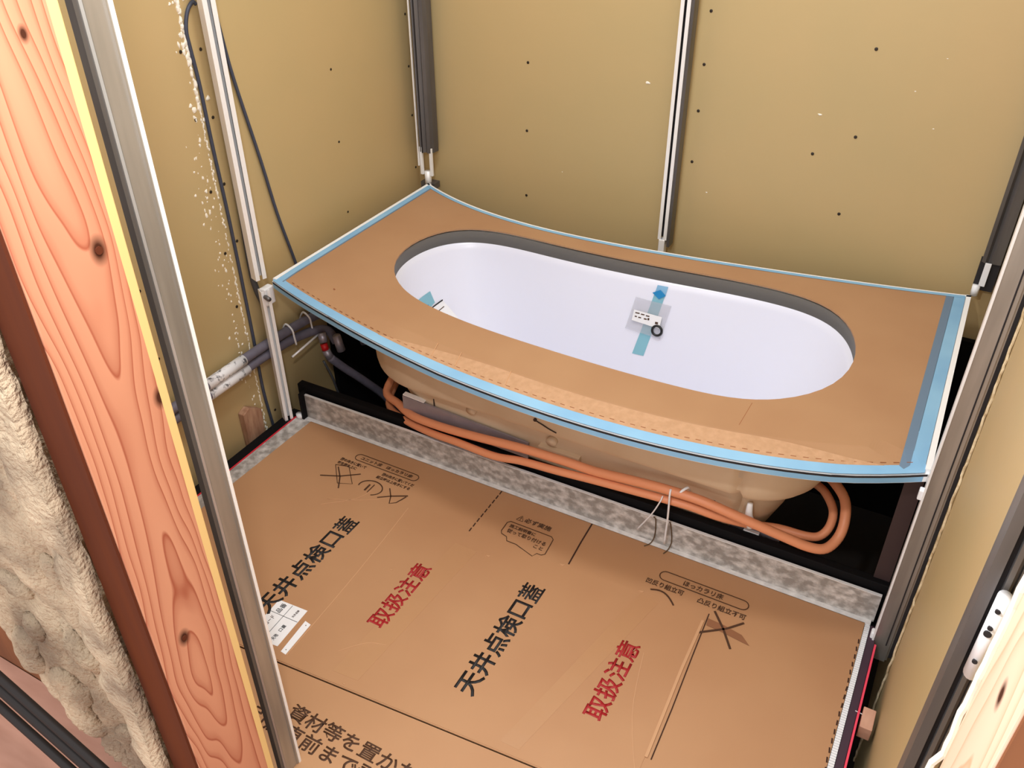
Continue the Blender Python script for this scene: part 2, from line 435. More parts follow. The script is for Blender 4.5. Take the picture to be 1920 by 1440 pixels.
# left stud at the deck's front corner: above and below the deck
t = thing('frame_stud', (-0.02, -0.01, 0.0), 'bright slotted steel stud running down past the front left deck corner', 'stud')
MB().prism(channel(-0.033, -0.016, 0.030, 0.026, 0.011, 0.0018, (1, -0.35)), 0.455, ZT - 0.05).build('upper_channel', 'steel_bright', t)
MB().prism(channel(-0.0325, -0.0155, 0.027, 0.022, 0.0015, 0.001, (1, -0.35)), 0.455, ZT - 0.05).build('slot', 'groove', t)
MB().prism(channel(-0.028, -0.010, 0.024, 0.022, 0.0085, 0.0018, (1, -0.5)), 0.0, 0.42).build('lower_channel', 'steel_bright', t)
MB().box(-0.026, -0.006, -0.024, 0.010, 0.375, 0.425).build('corner_bracket', 'white_plastic', t, bevel=0.003)
MB().tube([(-0.008, -0.024, 0.405), (0.012, -0.030, 0.405)], 0.006, 10, 0).build('bracket_bolt', 'steel_dark', t, True)

# right stud by the deck's front corner
t = thing('frame_stud', (1.62, -0.02, -0.05), 'brown-grey steel stud with lit white edge beside the front right deck corner', 'stud')
mb = MB()
mb.prism([(1.601, -0.036), (1.634, -0.036), (1.6345, -0.030), (1.638, -0.030), (1.638, -0.012), (1.601, -0.012)], -0.05, ZT - 0.05)
mb.build('channel', 'steel', t)
MB().box(1.5975, 1.6012, -0.0385, -0.010, -0.04, ZT - 0.05).build('lit_lip', 'steel_bright', t)  # light caught by the lip, put in as near-white steel
MB().box(1.6255, 1.628, -0.0372, -0.036, 0.0, ZT - 0.05).build('groove', 'groove', t)
MB().box(1.638, 1.6445, -0.030, -0.014, -0.04, ZT - 0.05).build('wall_spacer', 'groove', t)
MB().box(1.590, 1.602, -0.034, -0.020, 0.395, 0.418).build('corner_bracket', 'white_plastic', t, bevel=0.002)
MB().box(1.592, 1.604, -0.034, -0.018, 0.0, 0.02).build('foot_bracket', 'white_plastic', t, bevel=0.003)

# front right stud with perforated bracket
t = thing('frame_stud', (1.625, -0.84, 0), 'dark grooved steel stud with perforated bracket nearest the right door post', 'stud')
mb = MB()
mb.prism([(1.6125, -0.845), (1.6215, -0.845), (1.6222, -0.838), (1.6258, -0.838), (1.6265, -0.845), (1.6305, -0.845), (1.6310, -0.838), (1.6340, -0.838), (1.6345, -0.842), (1.6375, -0.842), (1.638, -0.815), (1.6125, -0.815)], -0.05, ZT - 0.05)
mb.build('channel', 'steel_dark', t)
MB().box(1.6222, 1.6262, -0.8395, -0.8380, -0.05, ZT - 0.05).build('groove', 'groove', t)
br = MB().tube([(1.6285, -0.856, 0.87), (1.6285, -0.856, 0.965)], 0.0085, 14, 0, 0.7).build('perforated_bracket', 'white_plastic', t, True)
for zz in (0.955, 0.935, 0.928, 0.893):
    MB().tube([(1.6265, -0.8632, zz), (1.6262, -0.8652, zz)], 0.0022 if zz != 0.928 else 0.0032, 10, 0).build('hole', 'groove', br)

# foreground door-side stud on the floor front edge (open C, seen from its +x side)
t = thing('frame_stud', (0.70, -0.85, 0), 'wide grey steel stud with lit white edge standing just behind the wooden post', 'stud')
mb = MB()
mb.prism([(0.696, -0.868), (0.710, -0.868), (0.712, -0.8655), (0.710, -0.863), (0.710, -0.8405), (0.7125, -0.8395), (0.7125, -0.8365), (0.696, -0.8365)], 0.0, ZT - 0.05)
mb.build('channel', 'steel', t)
MB().box(0.697, 0.7135, -0.8365, -0.8315, 0.0, ZT - 0.05).build('lit_lip', 'steel_bright', t)  # lit far lip painted near-white
MB().box(0.6975, 0.7085, -0.8735, -0.868, 0.0, ZT - 0.05).build('shaded_flange', 'steel_dark', t)  # stud's near face, its shade put in as darker steel

# ------------------------------------------------------------------ timber at the doorway
t = thing('wooden_post', (0.72, -0.985, -0.2), 'tall reddish grained wooden door post at the left of the view', 'post')
MB().box(0.715, 0.760, -1.045, -0.9245, -0.2, ZT).build('timber', 'post_wood', t, bevel=0.0015)
MB().box(0.701, 0.7585, -1.049, -1.0455, -0.2, ZT).build('shaded_side_strip', 'dark_and_shaded_wood', t)['label'] = 'dark brown shaded side strip'  # post's near side, its shade put into a dark brown strip
kn = MB(); kn.tube([(0.7595, -0.958, 1.115), (0.7615, -0.958, 1.115)], 0.0045, 10, 0)
kn.build('knot', 'dark_and_shaded_wood', t)
kn = MB(); kn.tube([(0.7595, -1.003, 0.567), (0.7612, -1.003, 0.567)], 0.004, 10, 0)
kn.build('knot', 'dark_and_shaded_wood', t)
t = thing('wooden_post', (1.67, -1.0, -0.2), 'pale wooden door post with torn white edge at the lower right', 'post')
MB().box(1.6195, 1.72, -1.060, -0.945, -0.2, ZT).build('timber', 'jamb_wood', t, bevel=0.0015)
MB().box(1.6215, 1.72, -1.0645, -1.060, -0.2, ZT).build('shaded_side_face', 'orange_wood', t)['label'] = 'orange brown shaded side face'  # door post's dim side, shade put in as darker orange wood
random.seed(21)
mb = MB(); pts = []; zz = -0.2
while zz < ZT:
    big = 0.004 if 0.80 < zz < 0.87 else 0.0
    pts.append((1.6185 - random.random() * (0.0015 + big), -0.9445 + random.random() * 0.002, zz)); zz += 0.008 + random.random() * 0.01
mb.tube(pts, 0.003, 7, 0); mb.build('torn_paper_edge', 'fleck', t)

# insulation filling the partition beside the left post
mb = MB(); nx, nz = 150, 300
x0, x1, z0, z1 = -0.35, 0.699, -0.20, 1.60
V = []; keep = {}
for j in range(nz + 1):
    for i in range(nx + 1):
        x = x0 + (x1 - x0) * i / nx; zz = z0 + (z1 - z0) * j / nz
        p = Vector((x * 3.0, zz * 2.2, 0.3))
        n1 = noise.noise(p * 1.6); n2 = noise.noise(p * 5 + Vector((9, 1, 0))); n3 = noise.noise(p * 17)
        edge = 0.628 + 0.035 * n2 + 0.010 * n3 - max(0.0, (zz - 0.55)) * -0.04
        s = max(0.0, min(1.0, (x - edge) / 0.018)); s = s * s * (3 - 2 * s)
        y = -0.945 + 0.026 * n1 + 0.018 * n2 + 0.005 * n3
        if n2 > 0.28: y -= 0.018 * min(1, (n2 - 0.28) / 0.12)
        y = y * (1 - s) + (-1.052 + 0.006 * n2 + 0.003 * n3) * s
        V.append((x, y, zz))
        keep[(i, j)] = zz > 0.22 - (x - 0.10) * 1.1 + 0.05 * n2 + 0.015 * n3 or x > 0.46 + 0.03 * n2
F = [[j * (nx + 1) + i, j * (nx + 1) + i + 1, (j + 1) * (nx + 1) + i + 1, (j + 1) * (nx + 1) + i]
     for j in range(nz) for i in range(nx) if keep[(i, j)]]
mb.add(V, F)
o = mb.build('insulation_batt', 'insul', None, True)
sd = o.modifiers.new('solid', 'SOLIDIFY'); sd.thickness = 0.02; sd.offset = 1 if True else -1
tag(o, 'lumpy cream insulation packed left of the reddish wooden post', 'insulation')
tag(MB().box(-1.4, 0.62, -0.893, -0.880, -0.36, ZT).build('backing_board', 'orange_wood'), 'orange-brown board showing behind the torn insulation at lower left', 'board')
mb = MB()
mb.tube([(-0.10, -1.072, 0.467), (0.31, -1.072, 0.25), (0.48, -1.072, 0.16), (0.66, -1.072, 0.065)], 0.011, 8, 0)
mb.tube([(-0.10, -1.068, 0.497), (0.31, -1.068, 0.28), (0.48, -1.068, 0.19), (0.66, -1.068, 0.095)], 0.008, 8, 0)
mb.tube([(-0.10, -1.086, 0.433), (0.31, -1.086, 0.216), (0.48, -1.086, 0.126), (0.66, -1.086, 0.031)], 0.008, 8, 0)
tag(mb.build('dark_cable_bundle', 'rail_dark', None, True), 'bundle of dark cables slanting below the torn insulation at lower left', 'cable')

# ------------------------------------------------------------------ washing floor pan
t = thing('floor_pan', (0.8, -0.4, -0.05), 'washing floor pan with galvanised upstand edges and black rim', 'floor pan')
MB().box(0.0, 1.604, -0.872, 0.012, -0.06, -0.004).build('pan_body', 'black_pan', t)
g = MB(); g.box(0.030, 1.592, 0.016, 0.022, 0.0, 0.079); g.build('back_upstand', 'galv', t)
MB().box(0.028, 1.588, 0.0, 0.0162, -0.004, 0.0035).build('upstand_foot', 'galv_lip', t, bevel=0.001)
MB().box(0.030, 1.592, 0.0155, 0.0225, 0.079, 0.0805).build('upstand_top_edge', 'steel_bright', t)
MB().box(0.002, 0.056, -0.872, 0.0, -0.004, 0.003).build('left_strip', 'galv', t)
MB().box(-0.002, 0.002, -0.872, 0.0, -0.004, 0.0045).build('left_red_line', 'red', t)['label'] = 'thin red line'
MB().box(-0.034, -0.002, -0.872, 0.03, -0.06, 0.002).build('left_black_rim', 'black_pan', t)
MB().box(-0.004, 1.606, 0.030, 0.052, -0.06, 0.100).build('back_black_rim', 'black_pan', t, bevel=0.002)
mb = MB(); mb.prism([(0.0225, 0.03), (0.030, 0.03), (0.030, -0.0), (0.0225, -0.0)], 0.0, 0.09)
mb.build('left_corner_rim', 'black_pan', t)
MB().tube([(0.012, 0.004, 0.004), (0.012, 0.004, 0.016)], 0.011, 12, 0).build('corner_cap', 'white_plastic', t, True)
mb = MB()
y = -0.872
while y < -0.005:
    mb.box(1.5775, 1.588, y, y + 0.0042, -0.004, 0.0035); y += 0.0058
mb.box(1.578, 1.587, -0.872, 0.0, -0.004, 0.0015)
mb.build('right_ribbed_strip', 'white_plastic', t)
MB().box(1.589, 1.6035, -0.872, 0.0, -0.004, 0.003).build('right_plum_gasket', 'plum', t)
MB().box(1.6045, 1.6085, -0.872, -0.05, -0.02, 0.006).build('right_pink_edge', 'pink', t)['label'] = 'pink red edge line'
tag(MB().box(1.6135, 1.637, -0.262, -0.212, -0.03, 0.003).build('wood_packer', 'small_wood', None, bevel=0.0015), 'small square wood packer wedged at the right edge of the floor', 'wood block')
tag(MB().tube([(1.600, -0.232, 0.004), (1.6135, -0.232, 0.002)], 0.0009, 6, 0).build('packer_pin', 'steel_bright'), 'thin steel pin joining the wood packer to the pink edge', 'pin')
o = MB().hull4([(-0.058, -0.133, -0.06), (-0.058, -0.072, -0.06), (-0.058, -0.068, 0.055), (-0.058, -0.110, 0.085), (-0.058, -0.135, 0.075)], -0.0215, (1, 0, 0)).build('wood_block', 'block_wood', None, bevel=0.002)
tag(o, 'rough brown wood block standing against the left wall', 'wood block')

# ------------------------------------------------------------------ floor cardboard
fc = thing('floor_cardboard', (0.8, -0.3, 0.0), 'large brown cardboard sheet with printed characters protecting the washing floor', 'cardboard')
ZC = 0.0035
mb = MB()
mb.add([(0.037,-0.640,0),(0.052,0.002,0),(1.5765,0.002,0),(1.5765,-0.618,0),(0.037,-0.640,ZC),(0.052,0.002,ZC),(1.5765,0.002,ZC),(1.5765,-0.618,ZC)],
       [[0,1,2,3],[4,7,6,5],[0,4,5,1],[1,5,6,2],[2,6,7,3],[3,7,4,0]])
mb.v = [(x, (y if y > -0.5 else -0.680 + 0.045 * (x - 0.5254) / 0.5725), z) for x, y, z in mb.v]
mb.build('main_sheet', 'card_floor', fc)
nf = thing('floor_cardboard', (0.8, -0.78, 0.0), 'front strip of brown cardboard on the floor printed with two lines of text', 'cardboard')
mb = MB(); yl = lambda x: -0.6835 + 0.045 * (x - 0.5254) / 0.5725
mb.add([(0.037,-0.872,0),(0.037,yl(0.037),0),(1.5765,yl(1.5765),0),(1.5765,-0.872,0),(0.037,-0.872,ZC),(0.037,yl(0.037),ZC),(1.5765,yl(1.5765),ZC),(1.5765,-0.872,ZC)],
       [[0,1,2,3],[4,7,6,5],[0,4,5,1],[1,5,6,2],[2,6,7,3],[3,7,4,0]])
mb.build('near_sheet', 'card_floor', nf)
ZI = ZC + 0.0002
# inner raised sheet with the hatch-cover print, folds and tape
mb = MB()
mb.hull4([(0.262, -0.66, ZC), (0.262, -0.284, ZC), (0.383, -0.152, ZC), (0.681, -0.164, ZC), (0.940, -0.150, ZC), (1.270, -0.140, ZC), (1.275, -0.59, ZC)], 0.0009)
mb.v = [(x, (y if y > -0.55 else yl(x) + 0.006), z) for x, y, z in mb.v]
mb.build('raised_panel', 'card_floor', fc)
ZC2 = ZC + 0.0009; ZI = ZC2 + 0.0002
for pts, wd in [([(0.5024,-0.1667),(0.515,-0.32),(0.5239,-0.4671),(0.531,-0.66)], 0.0022), ([(0.383,-0.152),(0.366,-0.20),(0.30,-0.26)], 0.0018),
                ([(0.30,-0.235),(0.36,-0.21),(0.42,-0.175)], 0.0015), ([(0.62,-0.60),(0.66,-0.555),(0.70,-0.54)], 0.0014), ([(1.30,-0.62),(1.22,-0.45),(1.185,-0.30)], 0.0012)]:
    MB().stroke([(v.x, v.y) for v in spline([Vector((a, b, 0)) for a, b in pts], 5)], wd, ZC2, 0.0007).build('fold', 'card_line', fc)
MB().hull4([(1.02, -0.62, ZC2), (1.06, -0.62, ZC2), (1.165, -0.155, ZC2), (1.12, -0.150, ZC2)], 0.0003).build('clear_tape', 'tape_clear', fc)
MB().hull4([(0.64, -0.645, ZC2), (0.70, -0.640, ZC2), (0.73, -0.215, ZC2), (0.67, -0.215, ZC2)], 0.0003).build('clear_tape', 'tape_clear', fc)
# slits
mb = MB(); y = 0.0
while y > -0.155:
    mb.stroke([(0.678, y), (0.6788, y - 0.013)], 0.0028, ZC2 - 0.0006, 0.001); y -= 0.019
mb.build('dashed_slit', 'card_dark', fc)
mb = MB(); mb.stroke([(0.9317, 0.0), (0.934, -0.07), (0.9386, -0.1477)], 0.0034, ZC2 - 0.0006, 0.001)
mb.build('open_slit', 'card_dark', fc)
mb = MB(); mb.stroke([(1.2725, -0.135), (1.277, -0.26), (1.283, -0.40), (1.286, -0.52)], 0.0022, ZC2, 0.0005); mb.build('open_slit', 'card_dark', fc)
mb = MB(); mb.stroke([(1.2665, -0.16), (1.268, -0.30), (1.276, -0.52)], 0.006, ZC2, 0.0016); mb.build('raised_fold', 'card_line', fc)
mb = MB(); y = -0.05; random.seed(4)
while y > -0.86:
    mb.stroke([(1.5745 + random.uniform(-0.002, 0.001), y), (1.5745, y - 0.012)], 0.003, ZC, 0.0004); y -= 0.022
mb.build('frayed_edge', 'card_dark', fc)
for (x, y, s) in [(0.76, -0.215, 0.006), (0.925, -0.158, 0.007), (0.87, -0.165, 0.004), (1.118, -0.146, 0.006), (0.585, -0.36, 0.004), (0.68, -0.66, 0.003)]:
    MB().hull4([(x - s, y, ZC2), (x + s * 0.6, y - s * 0.4, ZC2), (x + s, y + s * 0.6, ZC2)], 0.001).build('torn_scuff', 'card_line', fc)

def text_mesh(name, s, cx, cy, w_, h_, rot, m, parent, z=None, bold=0.0, ht=0.0005):
    cu = bpy.data.curves.new('tmp', 'FONT'); cu.body = s; cu.extrude = 0.0; cu.offset = bold; cu.resolution_u = 3
    ob = bpy.data.objects.new('tmp', cu); C.objects.link(ob)
    bpy.context.view_layer.update()
    dg = bpy.context.evaluated_depsgraph_get()
    me = bpy.data.meshes.new_from_object(ob.evaluated_get(dg))
    bpy.data.objects.remove(ob); bpy.data.curves.remove(cu)
    xs = [v.co.x for v in me.vertices]; ys = [v.co.y for v in me.vertices]
    ax, bx, ay, by = min(xs), max(xs), min(ys), max(ys)
    sx = w_ / (bx - ax); sy = h_ / (by - ay)
    ca, sa = math.cos(rot), math.sin(rot); z = ZI if z is None else z
    for v in me.vertices:
        x = (v.co.x - (ax + bx) / 2) * sx; y = (v.co.y - (ay + by) / 2) * sy
        v.co = (cx + x * ca - y * sa, cy + x * sa + y * ca, z)
    me.name = name; me.materials.clear(); me.materials.append(M[m])
    o = bpy.data.objects.new(name, me); C.objects.link(o)
    o.parent = parent; o.matrix_parent_inverse = parent.matrix_world.inverted()
    sd = o.modifiers.new('solid', 'SOLIDIFY'); sd.thickness = ht; sd.offset = 1
    return o
HP = math.pi / 2
text_mesh('black_lettering', '天井点検口', 0.4000, -0.4599, 0.2732, 0.052, HP, 'ink_black', fc, bold=0.020)
text_mesh('black_lettering', '蓋', 0.4000, -0.2904, 0.0498, 0.052, HP, 'ink_black', fc, bold=0.009)
text_mesh('black_lettering', '天井点検口', 0.9010, -0.4311, 0.2648, 0.052, HP, 'ink_black', fc, bold=0.020)
text_mesh('black_lettering', '蓋', 0.9010, -0.2666, 0.0482, 0.052, HP, 'ink_black', fc, bold=0.009)
text_mesh('red_lettering', '取扱注意', 0.6460, -0.410, 0.200, 0.048, HP, 'ink_red', fc, bold=0.018)
text_mesh('red_lettering', '取扱注意', 1.1530, -0.390, 0.205, 0.048, HP, 'ink_red', fc, bold=0.018)
text_mesh('brown_lettering', '資材等を置かないように', 0.6245 + 0.2315, -0.7565, 0.463, 0.036, 0, 'ink_brown', nf, z=ZC + 0.0003, bold=0.012)
text_mesh('brown_lettering', '引渡直前まで剥がさないで', 0.560 + 0.255, -0.7965, 0.510, 0.036, 0, 'ink_brown', nf, z=ZC + 0.0003, bold=0.012)
def pill(x0, x1, y0, y1, skew=0.0):
    r = (y1 - y0) / 2; cy = (y0 + y1) / 2; pts = []
    for i in range(9): a = math.pi / 2 + math.pi * i / 8; pts.append((x0 + r + r * math.cos(a), cy + r * math.sin(a)))
    for i in range(9): a = -math.pi / 2 + math.pi * i / 8; pts.append((x1 - r + r * math.cos(a), cy + r * math.sin(a)))
    return pts + [pts[0]]
# right group
MB().stroke(pill(1.137, 1.343, -0.090, -0.062), 0.0022, ZI).build('text_outline', 'ink_brown', fc)
text_mesh('brown_lettering', 'ほっカラリ床', 1.240, -0.076, 0.092, 0.0165, 0, 'ink_brown', fc, bold=0.012)
text_mesh('brown_lettering', '凹反り組立可', 1.160, -0.1065, 0.088, 0.0165, 0, 'ink_brown', fc, bold=0.012)
text_mesh('brown_lettering', '凸反り組立不可', 1.292, -0.1085, 0.108, 0.0165, 0, 'ink_brown', fc, bold=0.012)
MB().stroke([(1.134 + 0.062 * i / 10, -0.130 - 0.020 * (i / 10) ** 2 + 0.010 * math.sin(math.pi * i / 10)) for i in range(11)], 0.004, ZI).build('curved_mark', 'ink_brown', fc)
mb = MB(); mb.stroke([(1.268, -0.195), (1.318, -0.157), (1.347, -0.124)], 0.005, ZI); mb.stroke([(1.281, -0.122), (1.3125, -0.161), (1.341, -0.205)], 0.005, ZI)
mb.build('cross_mark', 'ink_brown', fc)
mb = MB(); arc = [(1.272 + 0.095 * i / 8, -0.160 - 0.020 * (i / 8)) for i in range(9)]
mb.hull4([(1.274, -0.148, ZI - 0.0001), (1.31, -0.150, ZI - 0.0001), (1.352, -0.158, ZI - 0.0001), (1.374, -0.178, ZI - 0.0001), (1.31, -0.170, ZI - 0.0001), (1.277, -0.168, ZI - 0.0001)], 0.0002)
mb.build('shaded_panel_mark', mat('faint_brown_ink', srgb(140, 92, 60), 0.7), fc)
# left group
MB().stroke(pill(0.262, 0.462, -0.0755, -0.0505), 0.0020, ZI).build('text_outline', 'ink_brown', fc)
text_mesh('brown_lettering', 'ユニット床　ほっカラリ床', 0.362, -0.063, 0.165, 0.0125, 0, 'ink_brown', fc, bold=0.012)
text_mesh('brown_lettering', '図の向きに置いて', 0.274, -0.0905, 0.082, 0.011, 0, 'ink_brown', fc, bold=0.012)
text_mesh('brown_lettering', '養生面を上に', 0.264, -0.106, 0.062, 0.011, 0, 'ink_brown', fc, bold=0.012)
text_mesh('brown_lettering', '図の向きに置いてくだ', 0.418, -0.0905, 0.098, 0.011, 0, 'ink_brown', fc, bold=0.012)
text_mesh('brown_lettering', '組立時は上向きにする', 0.413, -0.106, 0.104, 0.011, 0, 'ink_brown', fc, bold=0.012)
mb = MB()
mb.stroke([(0.226, -0.172), (0.275, -0.150), (0.318, -0.118)], 0.0034, ZI); mb.stroke([(0.247, -0.122), (0.276, -0.152), (0.300, -0.190)], 0.0034, ZI)
mb.build('cross_mark', 'ink_brown', fc)
MB().stroke([(0.235, -0.118), (0.272, -0.108), (0.322, -0.160), (0.286, -0.176), (0.235, -0.118)], 0.002, ZI).build('panel_drawing', 'ink_brown', fc)
MB().stroke([(0.372 + 0.034 * math.cos(a), -0.150 + 0.026 * math.sin(a)) for a in [math.radians(-60 + 12 * i) for i in range(22)]], 0.003, ZI).build('curved_mark', 'ink_brown', fc)
mb = MB(); mb.box(0.362, 0.367, -0.165, -0.140, ZI, ZI + 0.0004); mb.box(0.374, 0.3765, -0.168, -0.135, ZI, ZI + 0.0004)
mb.build('panel_drawing', 'ink_brown', fc)
mb = MB(); mb.stroke([(0.410, -0.172), (0.440, -0.150), (0.476, -0.130)], 0.0036, ZI); mb.stroke([(0.418, -0.128), (0.438, -0.152), (0.450, -0.176), (0.464, -0.165), (0.474, -0.135)], 0.003, ZI)
mb.build('cross_mark', 'ink_brown', fc)
# middle notice
text_mesh('brown_lettering', '⚠必ず実施', 0.806, -0.066, 0.092, 0.018, 0, 'ink_brown', fc, bold=0.010)
MB().stroke([(0.752, -0.087), (0.864, -0.087), (0.872, -0.094), (0.876, -0.146), (0.869, -0.153), (0.858, -0.153), (0.852, -0.166), (0.800, -0.150), (0.775, -0.150), (0.768, -0.138), (0.752, -0.134), (0.747, -0.126), (0.746, -0.094), (0.752, -0.087)], 0.0020, ZI).build('text_outline', 'ink_brown', fc)
text_mesh('brown_lettering', '施工説明書に', 0.792, -0.100, 0.070, 0.012, 0, 'ink_brown', fc, bold=0.010)
text_mesh('brown_lettering', '従って取り付ける', 0.811, -0.117, 0.104, 0.0135, 0, 'ink_brown', fc, bold=0.010)
text_mesh('brown_lettering', 'こと', 0.852, -0.134, 0.024, 0.011, 0, 'ink_brown', fc, bold=0.010)

# paper labels on the sheet
lb = thing('paper_label', (0.46, -0.60, ZC2), 'white printed paper label stuck on the cardboard beside the wide grey stud', 'label')
q = [(0.4165, -0.5515, ZC2), (0.4929, -0.5465, ZC2), (0.4990, -0.6516, ZC2), (0.4220, -0.6600, ZC2)]
MB().hull4(q, 0.0005).build('sheet', 'paper', lb)
zz = ZC2 + 0.0007
mb = MB()
mb.stroke([(0.420, -0.585), (0.494, -0.582)], 0.0008, zz); mb.stroke([(0.455, -0.551), (0.459, -0.652)], 0.0008, zz)
mb.build('ruled_line', 'ink_black', lb)
text_mesh('label_lettering', '品番', 0.437, -0.568, 0.026, 0.013, HP, 'ink_black', lb, z=zz)
text_mesh('label_lettering', '天井点検', 0.476, -0.566, 0.022, 0.006, HP, 'ink_brown', lb, z=zz)
text_mesh('label_lettering', 'コード', 0.437, -0.606, 0.026, 0.010, HP, 'ink_brown', lb, z=zz)
text_mesh('label_lettering', '口蓋', 0.476, -0.610, 0.018, 0.009, HP, 'ink_black', lb, z=zz)
text_mesh('label_lettering', '注意', 0.440, -0.638, 0.016, 0.007, HP, 'ink_black', lb, z=zz)
text_mesh('label_lettering', '天地', 0.477, -0.636, 0.016, 0.010, HP, 'ink_black', lb, z=zz)
ls = thing('paper_strip', (0.518, -0.615, ZC2), 'narrow white paper strip lying just right of the printed label', 'label')
MB().hull4([(0.5070, -0.5708, ZC2), (0.5239, -0.5733, ZC2), (0.5282, -0.6600, ZC2), (0.5139, -0.6585, ZC2)], 0.0006).build('strip', 'paper', ls)
for y in (-0.580, -0.650): MB().tube([(0.516 + (-0.58 - y) * 0.07, y, ZC2 + 0.0005), (0.516 + (-0.58 - y) * 0.07, y, ZC2 + 0.0009)], 0.0012, 8, 0).build('dot', 'ink_brown', ls)

# ------------------------------------------------------------------ bathtub
def fit(xs, ys, deg):
    n = deg + 1
    A = [[sum(x ** (i + j) for x in xs) for j in range(n)] + [sum(y * x ** i for x, y in zip(xs, ys))] for i in range(n)]
    for i in range(n):
        p = max(range(i, n), key=lambda r: abs(A[r][i])); A[i], A[p] = A[p], A[i]
        for r in range(n):
            if r != i:
                f = A[r][i] / A[i][i]; A[r] = [a - f * b for a, b in zip(A[r], A[i])]
    c = [A[i][n] / A[i][i] for i in range(n)]
    return lambda x: sum(c[i] * x ** i for i in range(n))
YF = fit([0,.135,.301,.512,.70,.858,1.0,1.131,1.29,1.4375,1.6], [0.005,-.050,-.088,-.125,-.153,-.163,-.163,-.1525,-.124,-.077,-.008], 4)
YK = fit([0,.1323,.2487,.447,.6204,.83,1.0623,1.3277,1.4534,1.6], [.742,.684,.646,.615,.608,.630,.656,.697,.722,.756], 4)
def drop(x, y):
    d = y - YF(x)
    a = max(0.0, min(1.0, (x - 0.25) / 0.35)) * max(0.0, min(1.0, (1.60 - x) / 0.15))
    return H - (0.20 * (0.25 + 0.75 * a) * (0.075 - d) if d < 0.075 else 0.0)
def outline(dl, dr, df, db, n=40, m_=16):
    xs = [dl + (W - dr - dl) * i / n for i in range(n + 1)]
    a = [(x, YF(x) + df) for x in xs]; b = [(x, YK(x) - db) for x in xs]
    rt = [(W - dr, a[-1][1] + (b[-1][1] - a[-1][1]) * i / m_) for i in range(1, m_)]
    lf = [(dl, b[0][1] + (a[0][1] - b[0][1]) * i / m_) for i in range(1, m_)]
    return a + rt + b[::-1] + lf
hole_pts = [(.229,.2102),(.199,.29),(.1988,.36),(.2132,.4352),(.2733,.512),(.3828,.5375),(.52,.5335),(.6553,.5310),(.8664,.5420),(1.0877,.5635),(1.2514,.5581),(1.3373,.5145),(1.3987,.3835),(1.404,.2634),(1.3658,.1522),(1.2475,.050),(1.12,.034),(1.0091,.0286),(.88,.030),(.7468,.0349),(.62,.043),(.5201,.055),(.3736,.0897),(.2896,.1406)]
hp = [(v.x, v.y) for v in spline([Vector((x, y, 0)) for x, y in hole_pts], 12, True)]
hp = resample(hp, 240)
for _ in range(60):
    hp = [((hp[i-1][0] + 2 * hp[i][0] + hp[(i+1) % 240][0]) / 4, (hp[i-1][1] + 2 * hp[i][1] + hp[(i+1) % 240][1]) / 4) for i in range(240)]
HC = (0.80, 0.29)
def polar(pts, th):
    """radius of a star-shaped outline about HC in direction th"""
    dx, dy = math.cos(th), math.sin(th); best = None
    for i in range(len(pts)):
        ax, ay = pts[i][0] - HC[0], pts[i][1] - HC[1]; bx, by = pts[(i+1) % len(pts)][0] - HC[0], pts[(i+1) % len(pts)][1] - HC[1]
        ex, ey = bx - ax, by - ay; den = dx * ey - dy * ex
        if abs(den) < 1e-12: continue
        t_ = (ax * ey - ay * ex) / den; u = (ax * dy - ay * dx) / den
        if t_ > 0 and -1e-6 <= u <= 1 + 1e-6: best = t_ if best is None else max(best, t_)
    return best
def ring_sheet(outer, grow, z_off, thick, name, m, parent, steps=14):
    out = []
    for (x, y) in outer:
        th = math.atan2(y - HC[1], x - HC[0]); r = polar(hp, th) + grow
        out.append((Vector((x, y)), Vector((HC[0] + r * math.cos(th), HC[1] + r * math.sin(th)))))
    # densify near outer edge so that the rolled front is smooth
    ts = [0.02 * k for k in range(17)] + [0.34] + [0.34 + 0.66 * k / 6 for k in range(1, 7)]
    top = [[(lambda p: (p.x, p.y, drop(p.x, p.y) + z_off))(a.lerp(b, t_)) for a, b in out] for t_ in ts]
    bot = [[(x, y, z - thick) for x, y, z in r] for r in top]
    mb = MB(); mb.loft(top + bot[::-1])
    n = len(out); o_ = (len(ts) * 2 - 1) * n
    mb.f += [[j, (j + 1) % n, o_ + (j + 1) % n, o_ + j] for j in range(n)]
    return mb.build(name, m, parent)
tub = thing('bathtub', (0.8, 0.3, 0.0), 'white bathtub with cream insulated shell set in its deck', 'bathtub')
ring_sheet(outline(0, 0, 0, 0), 0.013, 0.0, 0.018, 'deck', 'rim_white', tub)
# slightly raised white edge at the back and the sides
mb = MB()
mb.box(0.0, 0.011, YF(0) + 0.004, YK(0), H - 0.004, H + 0.0035)
mb.box(W - 0.011, W, YF(W) + 0.004, YK(W), H - 0.004, H + 0.0035)
xs = [W * i / 40 for i in range(41)]
mb.loft([[(x, YK(x) - 0.009, H - 0.004), (x, YK(x) - 0.009, H + 0.0035), (x, YK(x), H + 0.0035), (x, YK(x), H - 0.004)] for x in xs], True, True)
mb.build('raised_edge', 'rim_white', tub)
mb = MB()
zf = lambda x: drop(x, YF(x))
mb.loft([[(x, YF(x) - 0.0016, zf(x) - 0.0040), (x, YF(x) - 0.0016, zf(x)), (x, YF(x) + 0.002, zf(x)), (x, YF(x) + 0.002, zf(x) - 0.0040)] for x in [0.004 + (W - 0.008) * i / 40 for i in range(41)]], True, True)
mb.build('front_groove', 'groove', tub)
